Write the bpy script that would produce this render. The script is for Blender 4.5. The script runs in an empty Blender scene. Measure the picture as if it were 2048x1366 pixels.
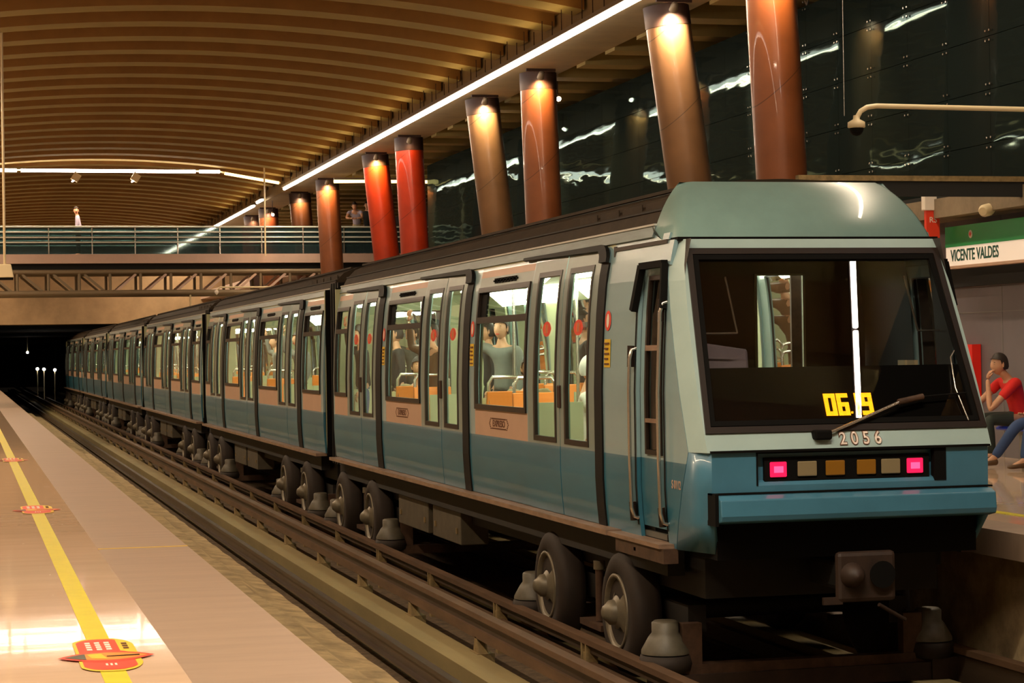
import bpy, bmesh, math, random
from math import sin, cos, pi, radians, sqrt
from mathutils import Vector, Matrix
random.seed(7)
SC = bpy.context.scene
COL = SC.collection

# ------------------------------------------------------------------ camera
HC = 2.5                                  # eye height above the running surface
def cam_basis(yaw, pitch, roll):
    f = Vector((sin(yaw)*cos(pitch), cos(yaw)*cos(pitch), sin(pitch)))
    r = Vector((cos(yaw), -sin(yaw), 0)); u = r.cross(f)
    c, s = cos(roll), sin(roll)
    return c*r - s*u, s*r + c*u, f
r_, u_, f_ = cam_basis(0.253182, 0.005339, 0.015)
cd = bpy.data.cameras.new('camera'); cam = bpy.data.objects.new('camera', cd); COL.objects.link(cam)
cd.sensor_width = 36.0; cd.lens = 4230/2048*36.0; cd.clip_start = 0.1; cd.clip_end = 500
M = Matrix((r_, u_, -f_)).transposed().to_4x4(); M.translation = Vector((0, 0, HC))
cam.matrix_world = M
SC.camera = cam

# ------------------------------------------------------------------ world, view
w = bpy.data.worlds.new('world'); SC.world = w; w.use_nodes = True
w.node_tree.nodes['Background'].inputs[0].default_value = (1.0, .75, .5, 1)
w.node_tree.nodes['Background'].inputs[1].default_value = .004
SC.view_settings.view_transform = 'Standard'; SC.view_settings.look = 'None'
SC.view_settings.gamma = 1.0; SC.view_settings.use_curve_mapping = False
SC.view_settings.exposure = 0.0

# ------------------------------------------------------------------ hall lights, plus added fill lamps
WARM = (1.0, .72, .42)
def area(name, loc, rot, sx, sy, power, col=WARM):
    l = bpy.data.lights.new(name, 'AREA'); l.shape = 'RECTANGLE'; l.size = sx; l.size_y = sy
    l.energy = power; l.color = col
    o = bpy.data.objects.new(name, l); COL.objects.link(o); o.location = loc; o.rotation_euler = rot
    return o
def spot(name, loc, tgt, power, col, ang=60, blend=.6, rad=.05):
    l = bpy.data.lights.new(name, 'SPOT'); l.energy = power; l.color = col
    l.spot_size = radians(ang); l.spot_blend = blend; l.shadow_soft_size = rad
    o = bpy.data.objects.new(name, l); COL.objects.link(o); o.location = loc
    o.rotation_euler = (Vector(tgt)-Vector(loc)).to_track_quat('-Z', 'Y').to_euler()
    return o
# downlights of the two suspended strips (the strips themselves are built below)
area('strip_downlight', (9.68, 40, 7.66), (0, 0, 0), .12, 50, 1500, (1, .78, .52))
area('strip_downlight', (-1.28, 33, 7.66), (0, 0, 0), .12, 62, 3100, (1, .74, .47))
area('strip_downlight', (9.75, 89, 7.66), (0, 0, 0), .12, 34, 1500, (1, .78, .52))
area('strip_downlight', (-1.28, 86, 7.66), (0, 0, 0), .12, 36, 1500, (1, .78, .52))
area('front_fill', (3.2, 8.5, 8.2), (0, 0, 0), 4.5, .15, 620, (1, .86, .66))  # added fill without a fixture, brightens the train front
area('strip_downlight', (3.6, 66, 8.2), (0, 0, 0), 7, .1, 330, (1, .75, .5))
# added fill without any fixture, brightens the vault from below
area('vault_fill', (9.5, 46, 7.9), (pi, radians(-28), 0), .12, 70, 150, (1, .70, .30))
area('vault_fill', (-1.1, 46, 7.9), (pi, radians(28), 0), .12, 70, 150, (1, .70, .30))

# ------------------------------------------------------------------ materials
def nt(m): return m.node_tree.nodes, m.node_tree.links
def mat(name, col, rough=.5, metal=0, spec=.5, var=0, vscale=3, bump=0, bscale=30, coat=0, stretch=None, emis=None, estr=0, col2=None):
    m = bpy.data.materials.new(name); m.use_nodes = True
    N, L = nt(m); b = N['Principled BSDF']
    b.inputs['Base Color'].default_value = (*col, 1); b.inputs['Roughness'].default_value = rough
    b.inputs['Metallic'].default_value = metal; b.inputs['Specular IOR Level'].default_value = spec
    b.inputs['Coat Weight'].default_value = coat
    if emis: b.inputs['Emission Color'].default_value = (*emis, 1); b.inputs['Emission Strength'].default_value = estr
    if var or bump:
        tc = N.new('ShaderNodeTexCoord'); mp = N.new('ShaderNodeMapping'); L.new(tc.outputs['Object'], mp.inputs[0])
        if stretch: mp.inputs['Scale'].default_value = stretch
    if var:
        n = N.new('ShaderNodeTexNoise'); n.inputs['Scale'].default_value = vscale; n.inputs['Detail'].default_value = 6
        n.inputs['Roughness'].default_value = .65
        L.new(mp.outputs[0], n.inputs[0]); r = N.new('ShaderNodeValToRGB')
        c2 = col2 or tuple(c*(1-var) for c in col)
        r.color_ramp.elements[0].position = .32; r.color_ramp.elements[1].position = .68
        r.color_ramp.elements[0].color = (*c2, 1); r.color_ramp.elements[1].color = (*[min(1, c*(1+var*.4)) for c in col], 1)
        L.new(n.outputs['Fac'], r.inputs[0]); L.new(r.outputs[0], b.inputs['Base Color'])
    if bump:
        n = N.new('ShaderNodeTexNoise'); n.inputs['Scale'].default_value = bscale; n.inputs['Detail'].default_value = 4
        L.new(mp.outputs[0], n.inputs[0]); bp = N.new('ShaderNodeBump'); bp.inputs['Strength'].default_value = bump
        bp.inputs['Distance'].default_value = .02
        L.new(n.outputs['Fac'], bp.inputs['Height']); L.new(bp.outputs[0], b.inputs['Normal'])
    return m
def emit(name, col, s):
    m = bpy.data.materials.new(name); m.use_nodes = True; N, L = nt(m)
    N.remove(N['Principled BSDF']); e = N.new('ShaderNodeEmission'); e.inputs[0].default_value = (*col, 1); e.inputs[1].default_value = s
    L.new(e.outputs[0], N['Material Output'].inputs[0]); return m
def glass(name, tint=(.8, .85, .8), refl=1.0, rough=.0, wavy=0, wscale=1.0, wstretch=(1, 1, 1), ior=1.5, gcol=None, diff=None):
    m = bpy.data.materials.new(name); m.use_nodes = True; N, L = nt(m)
    N.remove(N['Principled BSDF']); t = N.new('ShaderNodeBsdfTransparent'); t.inputs[0].default_value = (*tint, 1)
    g = N.new('ShaderNodeBsdfGlossy'); g.inputs['Roughness'].default_value = rough
    fr = N.new('ShaderNodeFresnel'); fr.inputs[0].default_value = ior
    mul = N.new('ShaderNodeMath'); mul.operation = 'MULTIPLY'; mul.use_clamp = True; mul.inputs[1].default_value = refl
    mx = N.new('ShaderNodeMixShader'); L.new(fr.outputs[0], mul.inputs[0]); L.new(mul.outputs[0], mx.inputs[0])
    L.new(t.outputs[0], mx.inputs[1]); L.new(g.outputs[0], mx.inputs[2]); L.new(mx.outputs[0], N['Material Output'].inputs[0])
    if gcol: g.inputs[0].default_value = (*gcol, 1)
    if diff:
        df = N.new('ShaderNodeBsdfDiffuse'); df.inputs[0].default_value = (*diff, 1); ad = N.new('ShaderNodeAddShader')
        L.new(t.outputs[0], ad.inputs[0]); L.new(df.outputs[0], ad.inputs[1]); L.new(ad.outputs[0], mx.inputs[1])
    if wavy:
        tc = N.new('ShaderNodeTexCoord'); mp = N.new('ShaderNodeMapping'); mp.inputs['Scale'].default_value = wstretch
        L.new(tc.outputs['Object'], mp.inputs[0]); n = N.new('ShaderNodeTexNoise'); n.inputs['Scale'].default_value = wscale
        n.inputs['Detail'].default_value = 1.5; L.new(mp.outputs[0], n.inputs[0])
        bp = N.new('ShaderNodeBump'); bp.inputs['Strength'].default_value = wavy; bp.inputs['Distance'].default_value = .05
        L.new(n.outputs['Fac'], bp.inputs['Height']); L.new(bp.outputs[0], g.inputs['Normal'])
    return m
MT = {}
MT['pale'] = mat('pale_paint', (.26, .41, .45), .28, coat=.4, var=.12, vscale=1.2, stretch=(1, .5, 2))
MT['mint'] = mat('mint_paint', (.40, .54, .52), .3, coat=.3, var=.08, vscale=1.5)
MT['cap'] = mat('roof_front_paint', (.20, .325, .30), .28, coat=.3, var=.12, vscale=2)
MT['blue'] = mat('blue_paint', (.037, .165, .245), .35, coat=.3, var=.18, vscale=1.5, stretch=(1, .5, 2))
MT['noseblue'] = mat('nose_blue_paint', (.060, .20, .30), .35, coat=.3, var=.15, vscale=2)
MT['coupler'] = mat('coupler_iron', (.035, .018, .011), .6, var=.4, vscale=9)
MT['cover'] = mat('guide_cover_paint', (.115, .10, .07), .5, var=.3, vscale=8)
MT['leaf'] = mat('door_paint', (.20, .27, .25), .35, coat=.3, var=.12, vscale=1.5)
MT['cream'] = mat('cream_panel', (.56, .36, .25), .45, var=.05, vscale=4)
MT['roof'] = mat('dirty_roof', (.035, .023, .012), .7, spec=.2, var=.35, vscale=4)
MT['gutter'] = mat('gutter_paint', (.13, .18, .18), .45, var=.35, vscale=5, stretch=(1, .3, 3), col2=(.10, .12, .11))
MT['gutterline'] = mat('gutter_lit_edge', (.55, .55, .50), .35)  # pale colour stands in for light on the edge
MT['rubber'] = mat('black_rubber', (.005, .0045, .004), .6, spec=.2)
MT['black'] = mat('matt_black', (.005, .0045, .004), .8, spec=.12)
MT['frame'] = mat('dark_window_frame', (.022, .014, .010), .4, spec=.3)
MT['chrome'] = mat('brushed_steel', (.62, .58, .52), .25, metal=.9)
MT['railwhite'] = mat('pale_rail', (.75, .80, .74), .3, metal=.2)
MT['steelbrown'] = mat('dirty_brown_steel', (.095, .052, .032), .55, metal=.3, var=.4, vscale=9)
MT['sill'] = mat('worn_sill', (.34, .22, .15), .45, metal=.3, var=.35, vscale=12, stretch=(1, .3, 1))
MT['under'] = mat('underframe_black', (.009, .007, .005), .7, var=.4, vscale=8)
MT['box'] = mat('equipment_grey', (.085, .07, .045), .6, var=.3, vscale=6)
MT['tyre'] = mat('dusty_tyre', (.022, .013, .008), .75, var=.3, vscale=8)
MT['rim'] = mat('wheel_hub_paint', (.17, .145, .10), .45, metal=.3, var=.25, vscale=10)
MT['inner'] = mat('saloon_lining', (.46, .49, .30), .5)
MT['ifloor'] = mat('saloon_floor', (.12, .12, .10), .5)
MT['icab'] = mat('cab_interior', (.05, .04, .035), .6)
MT['console'] = mat('cab_console', (.22, .19, .24), .6)
MT['orange'] = mat('orange_seat', (.85, .25, .03), .4)
MT['red'] = mat('red_sticker', (.75, .05, .02), .4)
MT['yellow'] = mat('yellow_sticker', (.75, .50, .02), .4)
MT['white'] = mat('white_print', (.8, .72, .62), .4)
MT['numwhite'] = mat('polished_number', (.9, .75, .62), .25, metal=.3)
MT['print'] = mat('brown_print', (.12, .04, .015), .5)
MT['lamp_red'] = emit('tail_lamp_red', (1, .012, .07), 1.6)
MT['lamp_red_core'] = emit('tail_lamp_core', (1, .06, .16), 2.6)
MT['lamp_amber'] = mat('amber_lens', (.30, .13, .01), .25, coat=.5)
MT['lamp_clear'] = mat('clear_lens', (.28, .22, .12), .2, coat=.5)
MT['led'] = emit('led_amber', (1.0, .36, .008), 2.6)
MT['coach_light'] = emit('saloon_light', (.92, 1, .80), 22)
MT['pane'] = glass('window_glass', (.88, .90, .80), .8)
MT['doorpane'] = glass('door_glass', (.84, .86, .76), .9)
MT['wscreen'] = glass('windscreen_glass', (.75, .72, .68), 1.3)
MT['bal'] = glass('teal_balustrade_glass', (.16, .26, .27), 1.6, rough=.03, gcol=(.6, .75, .75), diff=(.022, .038, .042))
MT['wallglass'] = glass('dark_curtain_glass', (.05, .08, .08), .30, rough=.03, wavy=.12, wscale=1.6, wstretch=(1, .45, 1.8), gcol=(.45, .62, .58), diff=(.011, .016, .0145))
MT['tube'] = emit('fluorescent_tube', (1, .86, .74), 16)
MT['tube_bright'] = emit('fluorescent_tube_bare', (1, .9, .82), 60)
MT['tube_y'] = emit('yellow_tube', (1, .62, .22), 5)
MT['lampcore'] = emit('spot_bulb', (1, .85, .65), 45)
MT['tunnel_lamp'] = emit('tunnel_lamp', (1, .9, .75), 30)
MT['housing'] = mat('lamp_housing', (.25, .19, .12), .5, metal=.3)
MT['concrete'] = mat('vault_concrete', (.27, .195, .058), .85, var=.12, vscale=1.5, bump=.1)
MT['slab'] = mat('vault_slab', (.30, .16, .045), .9, var=.12, vscale=1.5)
MT['ribside'] = mat('rib_side_shade', (.27, .135, .03), .8, var=.15, vscale=2)  # darker brown paints the shade between the ribs
MT['beam'] = mat('edge_beam_concrete', (.28, .20, .09), .8, var=.2, vscale=1.2)
MT['portal'] = mat('portal_concrete', (.50, .33, .18), .8, var=.3, vscale=.6)
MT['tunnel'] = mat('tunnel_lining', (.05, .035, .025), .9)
MT['edge'] = mat('platform_edge_stone', (.33, .225, .155), .42, var=.12, vscale=2.5, stretch=(.5, 3, 1))
MT['ledge'] = mat('rough_concrete', (.50, .36, .19), .85, var=.45, vscale=3.5, bump=.5, bscale=7)
MT['ballast'] = mat('trackbed', (.11, .07, .035), .95, var=.6, vscale=9, bump=.9, bscale=22)
MT['beamway'] = mat('running_beam', (.26, .20, .085), .7, var=.2, vscale=3, stretch=(1, .2, 1))
MT['bar'] = mat('rusty_bar', (.14, .078, .042), .6, metal=.25, var=.4, vscale=6, stretch=(1, .2, 1))
MT['railsteel'] = mat('rail_steel', (.075, .048, .03), .5, metal=.4, var=.3, vscale=6, stretch=(1, .2, 1))
MT['bracket'] = mat('bracket_ochre', (.27, .19, .08), .7, var=.4, vscale=14)
MT['yellowline'] = mat('yellow_line_paint', (.72, .60, .01), .3, var=.08, vscale=10)
MT['tile'] = mat('wall_tile', (.15, .125, .135), .55, var=.12, vscale=1.5)
MT['tilegap'] = mat('tile_joint', (.20, .18, .17), .7)
MT['wallconc'] = mat('wall_concrete', (.25, .19, .12), .8, var=.3, vscale=2)
MT['dark'] = mat('dark_backing', (.012, .012, .011), .9)
MT['green'] = mat('green_band', (.01, .28, .07), .4)
MT['signwhite'] = mat('sign_white_glow', (.80, .68, .55), .4, emis=(1, .8, .62), estr=.40)  # emission added to brighten the board face
MT['signtext'] = mat('sign_dark_green', (.01, .09, .06), .4)
MT['fascia'] = mat('deck_fascia', (.58, .41, .33), .5, metal=.2, var=.08, vscale=2)
MT['truss'] = mat('truss_paint', (.22, .165, .10), .5, metal=.2)
MT['cream_metal'] = mat('cream_pipe', (.70, .58, .36), .4)
MT['fire'] = mat('fire_red', (.80, .02, .01), .35)
MT['seatblue'] = mat('blue_seat', (.015, .05, .60), .35)
MT['wood'] = mat('bench_metal', (.3, .25, .2), .5, metal=.4)
def column_mat(name, c, rough=.35):
    m = bpy.data.materials.new(name); m.use_nodes = True; N, L = nt(m); b = N['Principled BSDF']
    b.inputs['Roughness'].default_value = rough; b.inputs['Metallic'].default_value = .15; b.inputs['Coat Weight'].default_value = .3
    tc = N.new('ShaderNodeTexCoord'); n = N.new('ShaderNodeTexNoise'); n.inputs['Scale'].default_value = 2.2; n.inputs['Detail'].default_value = 6
    L.new(tc.outputs['Object'], n.inputs[0]); r = N.new('ShaderNodeValToRGB')
    r.color_ramp.elements[0].position = .3; r.color_ramp.elements[1].position = .7
    r.color_ramp.elements[0].color = (*[x*.72 for x in c], 1); r.color_ramp.elements[1].color = (*c, 1)
    L.new(n.outputs['Fac'], r.inputs[0])
    # slanting sheet seams
    sp = N.new('ShaderNodeSeparateXYZ'); L.new(tc.outputs['Object'], sp.inputs[0])
    a = N.new('ShaderNodeMath'); a.operation = 'MULTIPLY'; a.inputs[1].default_value = -.9; L.new(sp.outputs[0], a.inputs[0])
    s = N.new('ShaderNodeMath'); s.operation = 'ADD'; L.new(sp.outputs[2], s.inputs[0]); L.new(a.outputs[0], s.inputs[1])
    md = N.new('ShaderNodeMath'); md.operation = 'PINGPONG'; md.inputs[1].default_value = .75; L.new(s.outputs[0], md.inputs[0])
    lt = N.new('ShaderNodeMath'); lt.operation = 'LESS_THAN'; lt.inputs[1].default_value = .008; L.new(md.outputs[0], lt.inputs[0])
    mx = N.new('ShaderNodeMix'); mx.data_type = 'RGBA'; mx.inputs['B'].default_value = (*[x*.35 for x in c], 1)
    L.new(lt.outputs[0], mx.inputs['Factor']); L.new(r.outputs[0], mx.inputs['A']); L.new(mx.outputs['Result'], b.inputs['Base Color'])
    return m
MT['copper'] = column_mat('copper_column', (.20, .062, .02))
MT['tan'] = column_mat('copper_column_tan_lit', (.17, .082, .034))  # same copper, tinted tan for the light falling on it
MT['redcol'] = column_mat('copper_column_red_lit', (.42, .030, .004))  # same copper, tinted red for how these columns are lit
MT['collar'] = mat('dark_collar', (.035, .015, .009), .6, spec=.25)
# glossy terrazzo platform
def floor_mat(name, c, rough, tile):
    m = mat(name, c, rough, var=.10, vscale=1.6, stretch=(.35, 2.2, 1)); N, L = nt(m); b = N['Principled BSDF']; b.inputs['Specular IOR Level'].default_value = .12
    tc = N.new('ShaderNodeTexCoord'); br = N.new('ShaderNodeTexBrick'); br.offset = 0
    br.inputs['Scale'].default_value = 1; br.inputs['Brick Width'].default_value = tile; br.inputs['Row Height'].default_value = tile
    br.inputs['Mortar Size'].default_value = .003; L.new(tc.outputs['Object'], br.inputs[0])
    bp = N.new('ShaderNodeBump'); bp.inputs['Strength'].default_value = .15; bp.inputs['Distance'].default_value = .002; bp.invert = True
    L.new(br.outputs['Fac'], bp.inputs['Height'])
    n = N.new('ShaderNodeTexNoise'); n.inputs['Scale'].default_value = .9; n.inputs['Detail'].default_value = 2
    mp = N.new('ShaderNodeMapping'); mp.inputs['Scale'].default_value = (.25, 3.0, 1); L.new(tc.outputs['Object'], mp.inputs[0]); L.new(mp.outputs[0], n.inputs[0])
    b2 = N.new('ShaderNodeBump'); b2.inputs['Strength'].default_value = .18; b2.inputs['Distance'].default_value = .004
    L.new(n.outputs['Fac'], b2.inputs['Height']); L.new(bp.outputs[0], b2.inputs['Normal']); L.new(b2.outputs[0], b.inputs['Normal'])
    return m
MT['floor'] = floor_mat('polished_platform', (.68, .48, .33), .055, .6)

# ------------------------------------------------------------------ mesh builder
class MB:
    def __init__(s): s.v = []; s.f = []; s.m = []; s.sm = []; s.mats = []
    def mi(s, m):
        if m not in s.mats: s.mats.append(m)
        return s.mats.index(m)
    def add(s, vs, fs, m=None, smooth=False):
        o = len(s.v); s.v += [tuple(v) for v in vs]; k = s.mi(m)
        for f in fs: s.f.append(tuple(i+o for i in f)); s.m.append(k); s.sm.append(smooth)
        return s
    def box(s, x0, x1, y0, y1, z0, z1, m=None):
        v = [(x0, y0, z0), (x1, y0, z0), (x1, y1, z0), (x0, y1, z0), (x0, y0, z1), (x1, y0, z1), (x1, y1, z1), (x0, y1, z1)]
        return s.add(v, [(0, 3, 2, 1), (4, 5, 6, 7), (0, 1, 5, 4), (1, 2, 6, 5), (2, 3, 7, 6), (3, 0, 4, 7)], m)
    def hexa(s, v, m=None):
        return s.add(v, [(0, 3, 2, 1), (4, 5, 6, 7), (0, 1, 5, 4), (1, 2, 6, 5), (2, 3, 7, 6), (3, 0, 4, 7)], m)
    def beam(s, p0, p1, w, h, m=None, up=(0, 0, 1)):
        p0 = Vector(p0); p1 = Vector(p1); d = (p1-p0).normalized(); upv = Vector(up)
        if abs(d.dot(upv)) > .98: upv = Vector((0, 1, 0))
        a = d.cross(upv).normalized()*w/2; b = a.cross(d).normalized()*h/2
        v = [p0-a-b, p0+a-b, p1+a-b, p1-a-b, p0-a+b, p0+a+b, p1+a+b, p1-a+b]
        return s.hexa(v, m)
    def tube(s, path, r, m=None, n=8, cap=True):
        path = [Vector(p) for p in path]; rr = r if isinstance(r, (list, tuple)) else [r]*len(path)
        vs = []; fs = []; prev = None
        for i, p in enumerate(path):
            d = (path[min(i+1, len(path)-1)]-path[max(i-1, 0)]).normalized()
            if prev is None:
                a = d.cross(Vector((0, 0, 1)));
                if a.length < .05: a = d.cross(Vector((0, 1, 0)))
            else: a = prev - d*prev.dot(d)
            a.normalize(); prev = a; b = d.cross(a)
            for k in range(n): t = 2*pi*k/n; vs.append(p+(a*cos(t)+b*sin(t))*rr[i])
        for i in range(len(path)-1):
            for k in range(n): fs.append((i*n+k, i*n+(k+1) % n, (i+1)*n+(k+1) % n, (i+1)*n+k))
        s.add(vs, fs, m, True)
        if cap:
            o = len(vs)-n; s.add(vs[:n], [tuple(range(n))[::-1]], m); s.add(vs[o:], [tuple(range(n))], m)
        return s
    def lathe(s, prof, c, ax='z', m=None, n=24, smooth=True):   # prof: (r, h) along axis
        vs = []; fs = []; c = Vector(c)
        for r, h in prof:
            for k in range(n):
                t = 2*pi*k/n; a, b = r*cos(t), r*sin(t)
                vs.append(c+Vector({'z': (a, b, h), 'x': (h, a, b), 'y': (b, h, a), '-x': (-h, b, a)}[ax]))
        for i in range(len(prof)-1):
            for k in range(n): fs.append((i*n+k, i*n+(k+1) % n, (i+1)*n+(k+1) % n, (i+1)*n+k))
        s.add(vs, fs, m, smooth)
        if prof[0][0] > 1e-4: s.add(vs[:n], [tuple(range(n))[::-1]], m)
        if prof[-1][0] > 1e-4: s.add(vs[-n:], [tuple(range(n))], m)
        return s
    def prism(s, poly, c0, c1, fn, m=None):    # poly 2d; fn(a,b,c) -> 3d
        n = len(poly); vs = [fn(a, b, c0) for a, b in poly]+[fn(a, b, c1) for a, b in poly]
        fs = [tuple(range(n))[::-1], tuple(range(n, 2*n))]+[(i, (i+1) % n, n+(i+1) % n, n+i) for i in range(n)]
        return s.add(vs, fs, m)
    def build(s, name, m=None, parent=None, bevel=0, solid=None, fix=True, weld=False):
        me = bpy.data.meshes.new(name); me.from_pydata(s.v, [], s.f)
        for x in s.mats: me.materials.append(MT[x] if isinstance(x, str) else (x or (MT[m] if isinstance(m, str) else m)))
        me.polygons.foreach_set('material_index', s.m); me.polygons.foreach_set('use_smooth', s.sm)
        if fix:
            bm = bmesh.new(); bm.from_mesh(me)
            if weld: bmesh.ops.remove_doubles(bm, verts=bm.verts, dist=2e-4)
            bmesh.ops.recalc_face_normals(bm, faces=bm.faces); bm.to_mesh(me); bm.free()
        me.update()
        return link(name, me, parent, bevel, solid)
def link(name, me, parent=None, bevel=0, solid=None):
    o = bpy.data.objects.new(name, me); COL.objects.link(o)
    if parent: o.parent = parent
    if solid:
        md = o.modifiers.new('solid', 'SOLIDIFY'); md.thickness = solid; md.offset = -1
    if bevel:
        md = o.modifiers.new('bevel', 'BEVEL'); md.width = bevel; md.segments = 2; md.limit_method = 'ANGLE'; md.angle_limit = radians(40)
    return o
def thing(name, label, cat, loc=(0, 0, 0), rotz=0, group=None):
    o = bpy.data.objects.new(name, None); COL.objects.link(o); o.empty_display_size = .2
    o.location = loc; o.rotation_euler = (0, 0, rotz); o['label'] = label; o['category'] = cat
    if group: o['group'] = group
    return o
def tag(o, label, cat, group=None):
    o['label'] = label; o['category'] = cat
    if group: o['group'] = group
    return o
def struct(o): o['kind'] = 'structure'; return o
def dup(root, loc, rotz=None, label=None, group=None):
    r = root.copy(); COL.objects.link(r); r.location = loc
    if rotz is not None: r.rotation_euler = (0, 0, rotz)
    if label: r['label'] = label
    if group: r['group'] = group
    def rec(src, dst):
        for ch in list(src.children):
            c = ch.copy(); COL.objects.link(c); c.parent = dst; c.matrix_parent_inverse = ch.matrix_parent_inverse.copy(); rec(ch, c)
    rec(root, r)
    return r
def text_obj(name, body, size, matrix, m, parent=None, extrude=.003, cw=1.0, bold=0, align='CENTER'):
    cu = bpy.data.curves.new(name, 'FONT'); cu.body = body; cu.size = size; cu.extrude = extrude; cu.offset = bold
    cu.align_x = align; cu.align_y = 'CENTER'; cu.space_character = 1.0
    t = bpy.data.objects.new('tmp', cu); COL.objects.link(t)
    dg = bpy.context.evaluated_depsgraph_get(); me = bpy.data.meshes.new_from_object(t.evaluated_get(dg))
    bpy.data.objects.remove(t); me.transform(Matrix.Diagonal((cw, 1, 1, 1))); me.transform(matrix)
    me.materials.clear(); me.materials.append(MT[m]); me.name = name
    return link(name, me, parent)
def frame_mat(right, up, out, loc):     # maps text x->right, y->up, z->out
    m = Matrix((Vector(right), Vector(up), Vector(out))).transposed().to_4x4(); m.translation = Vector(loc); return m

# ================================================================== SETTING
CY0, CY1 = -3, 104
PZ = 1.13
# platforms
struct(MB().box(-7, .91, CY0, CY1, .9, PZ).build('floor', 'floor'))
e = MB().box(.91, 1.55, CY0, CY1, .93, PZ).box(.6, 1.25, CY0, CY1, -.45, .93, 'ledge')
o = struct(e.build('trim_1', 'edge'))
struct(MB().box(7.78, 12.3, CY0, CY1, .9, PZ).build('floor', 'floor'))
struct(MB().box(7.39, 7.78, CY0, CY1, .93, PZ).box(7.6, 8.2, CY0, CY1, -.45, .93, 'ledge').build('trim_2', 'edge'))
struct(MB().box(1.25, 7.6, CY0, 190, -.6, -.27).build('floor', 'ballast'))
# low rough ledge beside the platform foot
pts = MB()
rows = []
ny = 260
for i in range(ny+1):
    y = CY0+(CY1-CY0)*i/ny
    wv_ = .03*sin(y*1.3)+.02*sin(y*3.1+1); rr = [(1.25, .02), (2.4, -.0), (3.02+wv_, -.05), (3.2+wv_, -.2), (3.48, -.24)]
    rows.append([(x, y, z+.008*sin(y*4+x*5)) for x, z in rr])
vs = [p for r in rows for p in r]
fs = [(i*5+k, i*5+k+1, (i+1)*5+k+1, (i+1)*5+k) for i in range(ny) for k in range(4)]
pts.add(vs, fs, 'ledge', True); struct(pts.build('trim_3', 'ledge'))

# vault : ribs across the tracks
CX0, ZC, KV = 4.2, 8.6, .01526
def vz(x): return ZC-KV*(x-CX0)**2
cs = MB(); xs = [-9+i*1.0 for i in range(20)]
vs = []; fs = []
for x in xs:
    for y in (CY0, 108): vs.append((x, y, vz(x)+.42))
for i in range(len(xs)-1): fs.append((2*i, 2*i+2, 2*i+3, 2*i+1))
cs.add(vs, fs, 'slab'); ceiling = cs.build('ceiling', 'slab', solid=.2); struct(ceiling)
rb = MB(); xs = [-8+i*(17.9/28) for i in range(29)]
n = len(xs); hw = .31
v = []
for x in xs:
    z = vz(x); v += [(x, -hw, z), (x, hw, z), (x, hw, z+.5), (x, -hw, z+.5)]
f = []
for i in range(n-1):
    f.append((4*i, 4*i+1, 4*i+5, 4*i+4))
rb.add(v, f, 'concrete')
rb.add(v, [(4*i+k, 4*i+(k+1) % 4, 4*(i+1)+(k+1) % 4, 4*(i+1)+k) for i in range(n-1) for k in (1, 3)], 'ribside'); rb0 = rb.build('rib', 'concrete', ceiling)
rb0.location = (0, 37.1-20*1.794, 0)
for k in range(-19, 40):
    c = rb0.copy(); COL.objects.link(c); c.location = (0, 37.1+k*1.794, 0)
# edge beams that carry the vault, aisle ceiling with its own ribs
struct(MB().box(9.95, 10.98, 14, 108, 7.78, 8.3).build('trim_4', 'beam'))
struct(MB().box(-8.6, -1.7, -3, 108, 7.8, 8.3).build('trim_5', 'beam'))
ai = MB().box(10.98, 18, CY0, 108, 8.15, 8.3, 'slab').build('ceiling', 'slab'); struct(ai)
r1 = MB().box(10.98, 18, -.28, .28, 7.72, 8.16).build('rib', 'concrete', ai); r1.location = (0, 37.1-10*1.794, 0)
for k in range(-9, 40):
    c = r1.copy(); COL.objects.link(c); c.location = (0, 37.1+k*1.794, 0)

# walls
struct(MB().box(-7.4, -7, CY0, 108, 0, 8.6).build('wall_left', 'wallconc'))
wr = MB().box(12.3, 12.6, CY0, 104, .9, 4.1, 'tile')
for k in range(0, 70): wr.box(12.294, 12.3, 1.06+k*1.5-.006, 1.06+k*1.5+.006, PZ, 4.1, 'tilegap')
for z in (1.9, 2.92): wr.box(12.294, 12.3, CY0, 104, z-.006, z+.006, 'tilegap')
wr.box(12.22, 12.3, CY0, 104, 3.25, 3.5, 'dark')
struct(wr.build('wall_right', 'tile'))
struct(MB().box(11.75, 12.6, CY0, 104, 4.1, 4.34).build('trim_6', 'wallconc'))
struct(MB().box(11.95, 12.6, CY0, 104, 4.34, 4.42, 'dark').box(12.5, 12.7, CY0, 56, 4.4, 7.7, 'dark').build('wall_back', 'dark'))
struct(MB().box(9.0, 11.95, 21.95, 22.05, 4.37, 4.43, 'bracket').box(9.0, 11.95, 21.97, 22.03, 4.2, 4.37, 'dark').build('trim_7', 'steelbrown'))
struct(MB().box(15.9, 16.2, 56, 106, 1, 8.4).build('wall_far_side', 'dark'))
# end wall with tunnel portal
ew = MB().box(-7, 1.2, 104, 106, -.5, 8.9, 'portal').box(1.2, 8.2, 104, 106, 4.2, 8.9, 'portal').box(8.2, 16, 104, 106, 0, 8.9, 'portal')
struct(ew.build('wall_end', 'portal'))
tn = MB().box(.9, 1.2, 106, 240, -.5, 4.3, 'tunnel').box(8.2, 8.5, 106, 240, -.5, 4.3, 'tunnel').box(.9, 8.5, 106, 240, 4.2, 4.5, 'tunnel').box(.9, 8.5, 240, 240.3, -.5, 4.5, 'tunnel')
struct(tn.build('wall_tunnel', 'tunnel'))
struct(MB().box(-7.4, 18, CY0-.4, CY0, -.5, 9).build('wall_behind', 'wallconc'))

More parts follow.
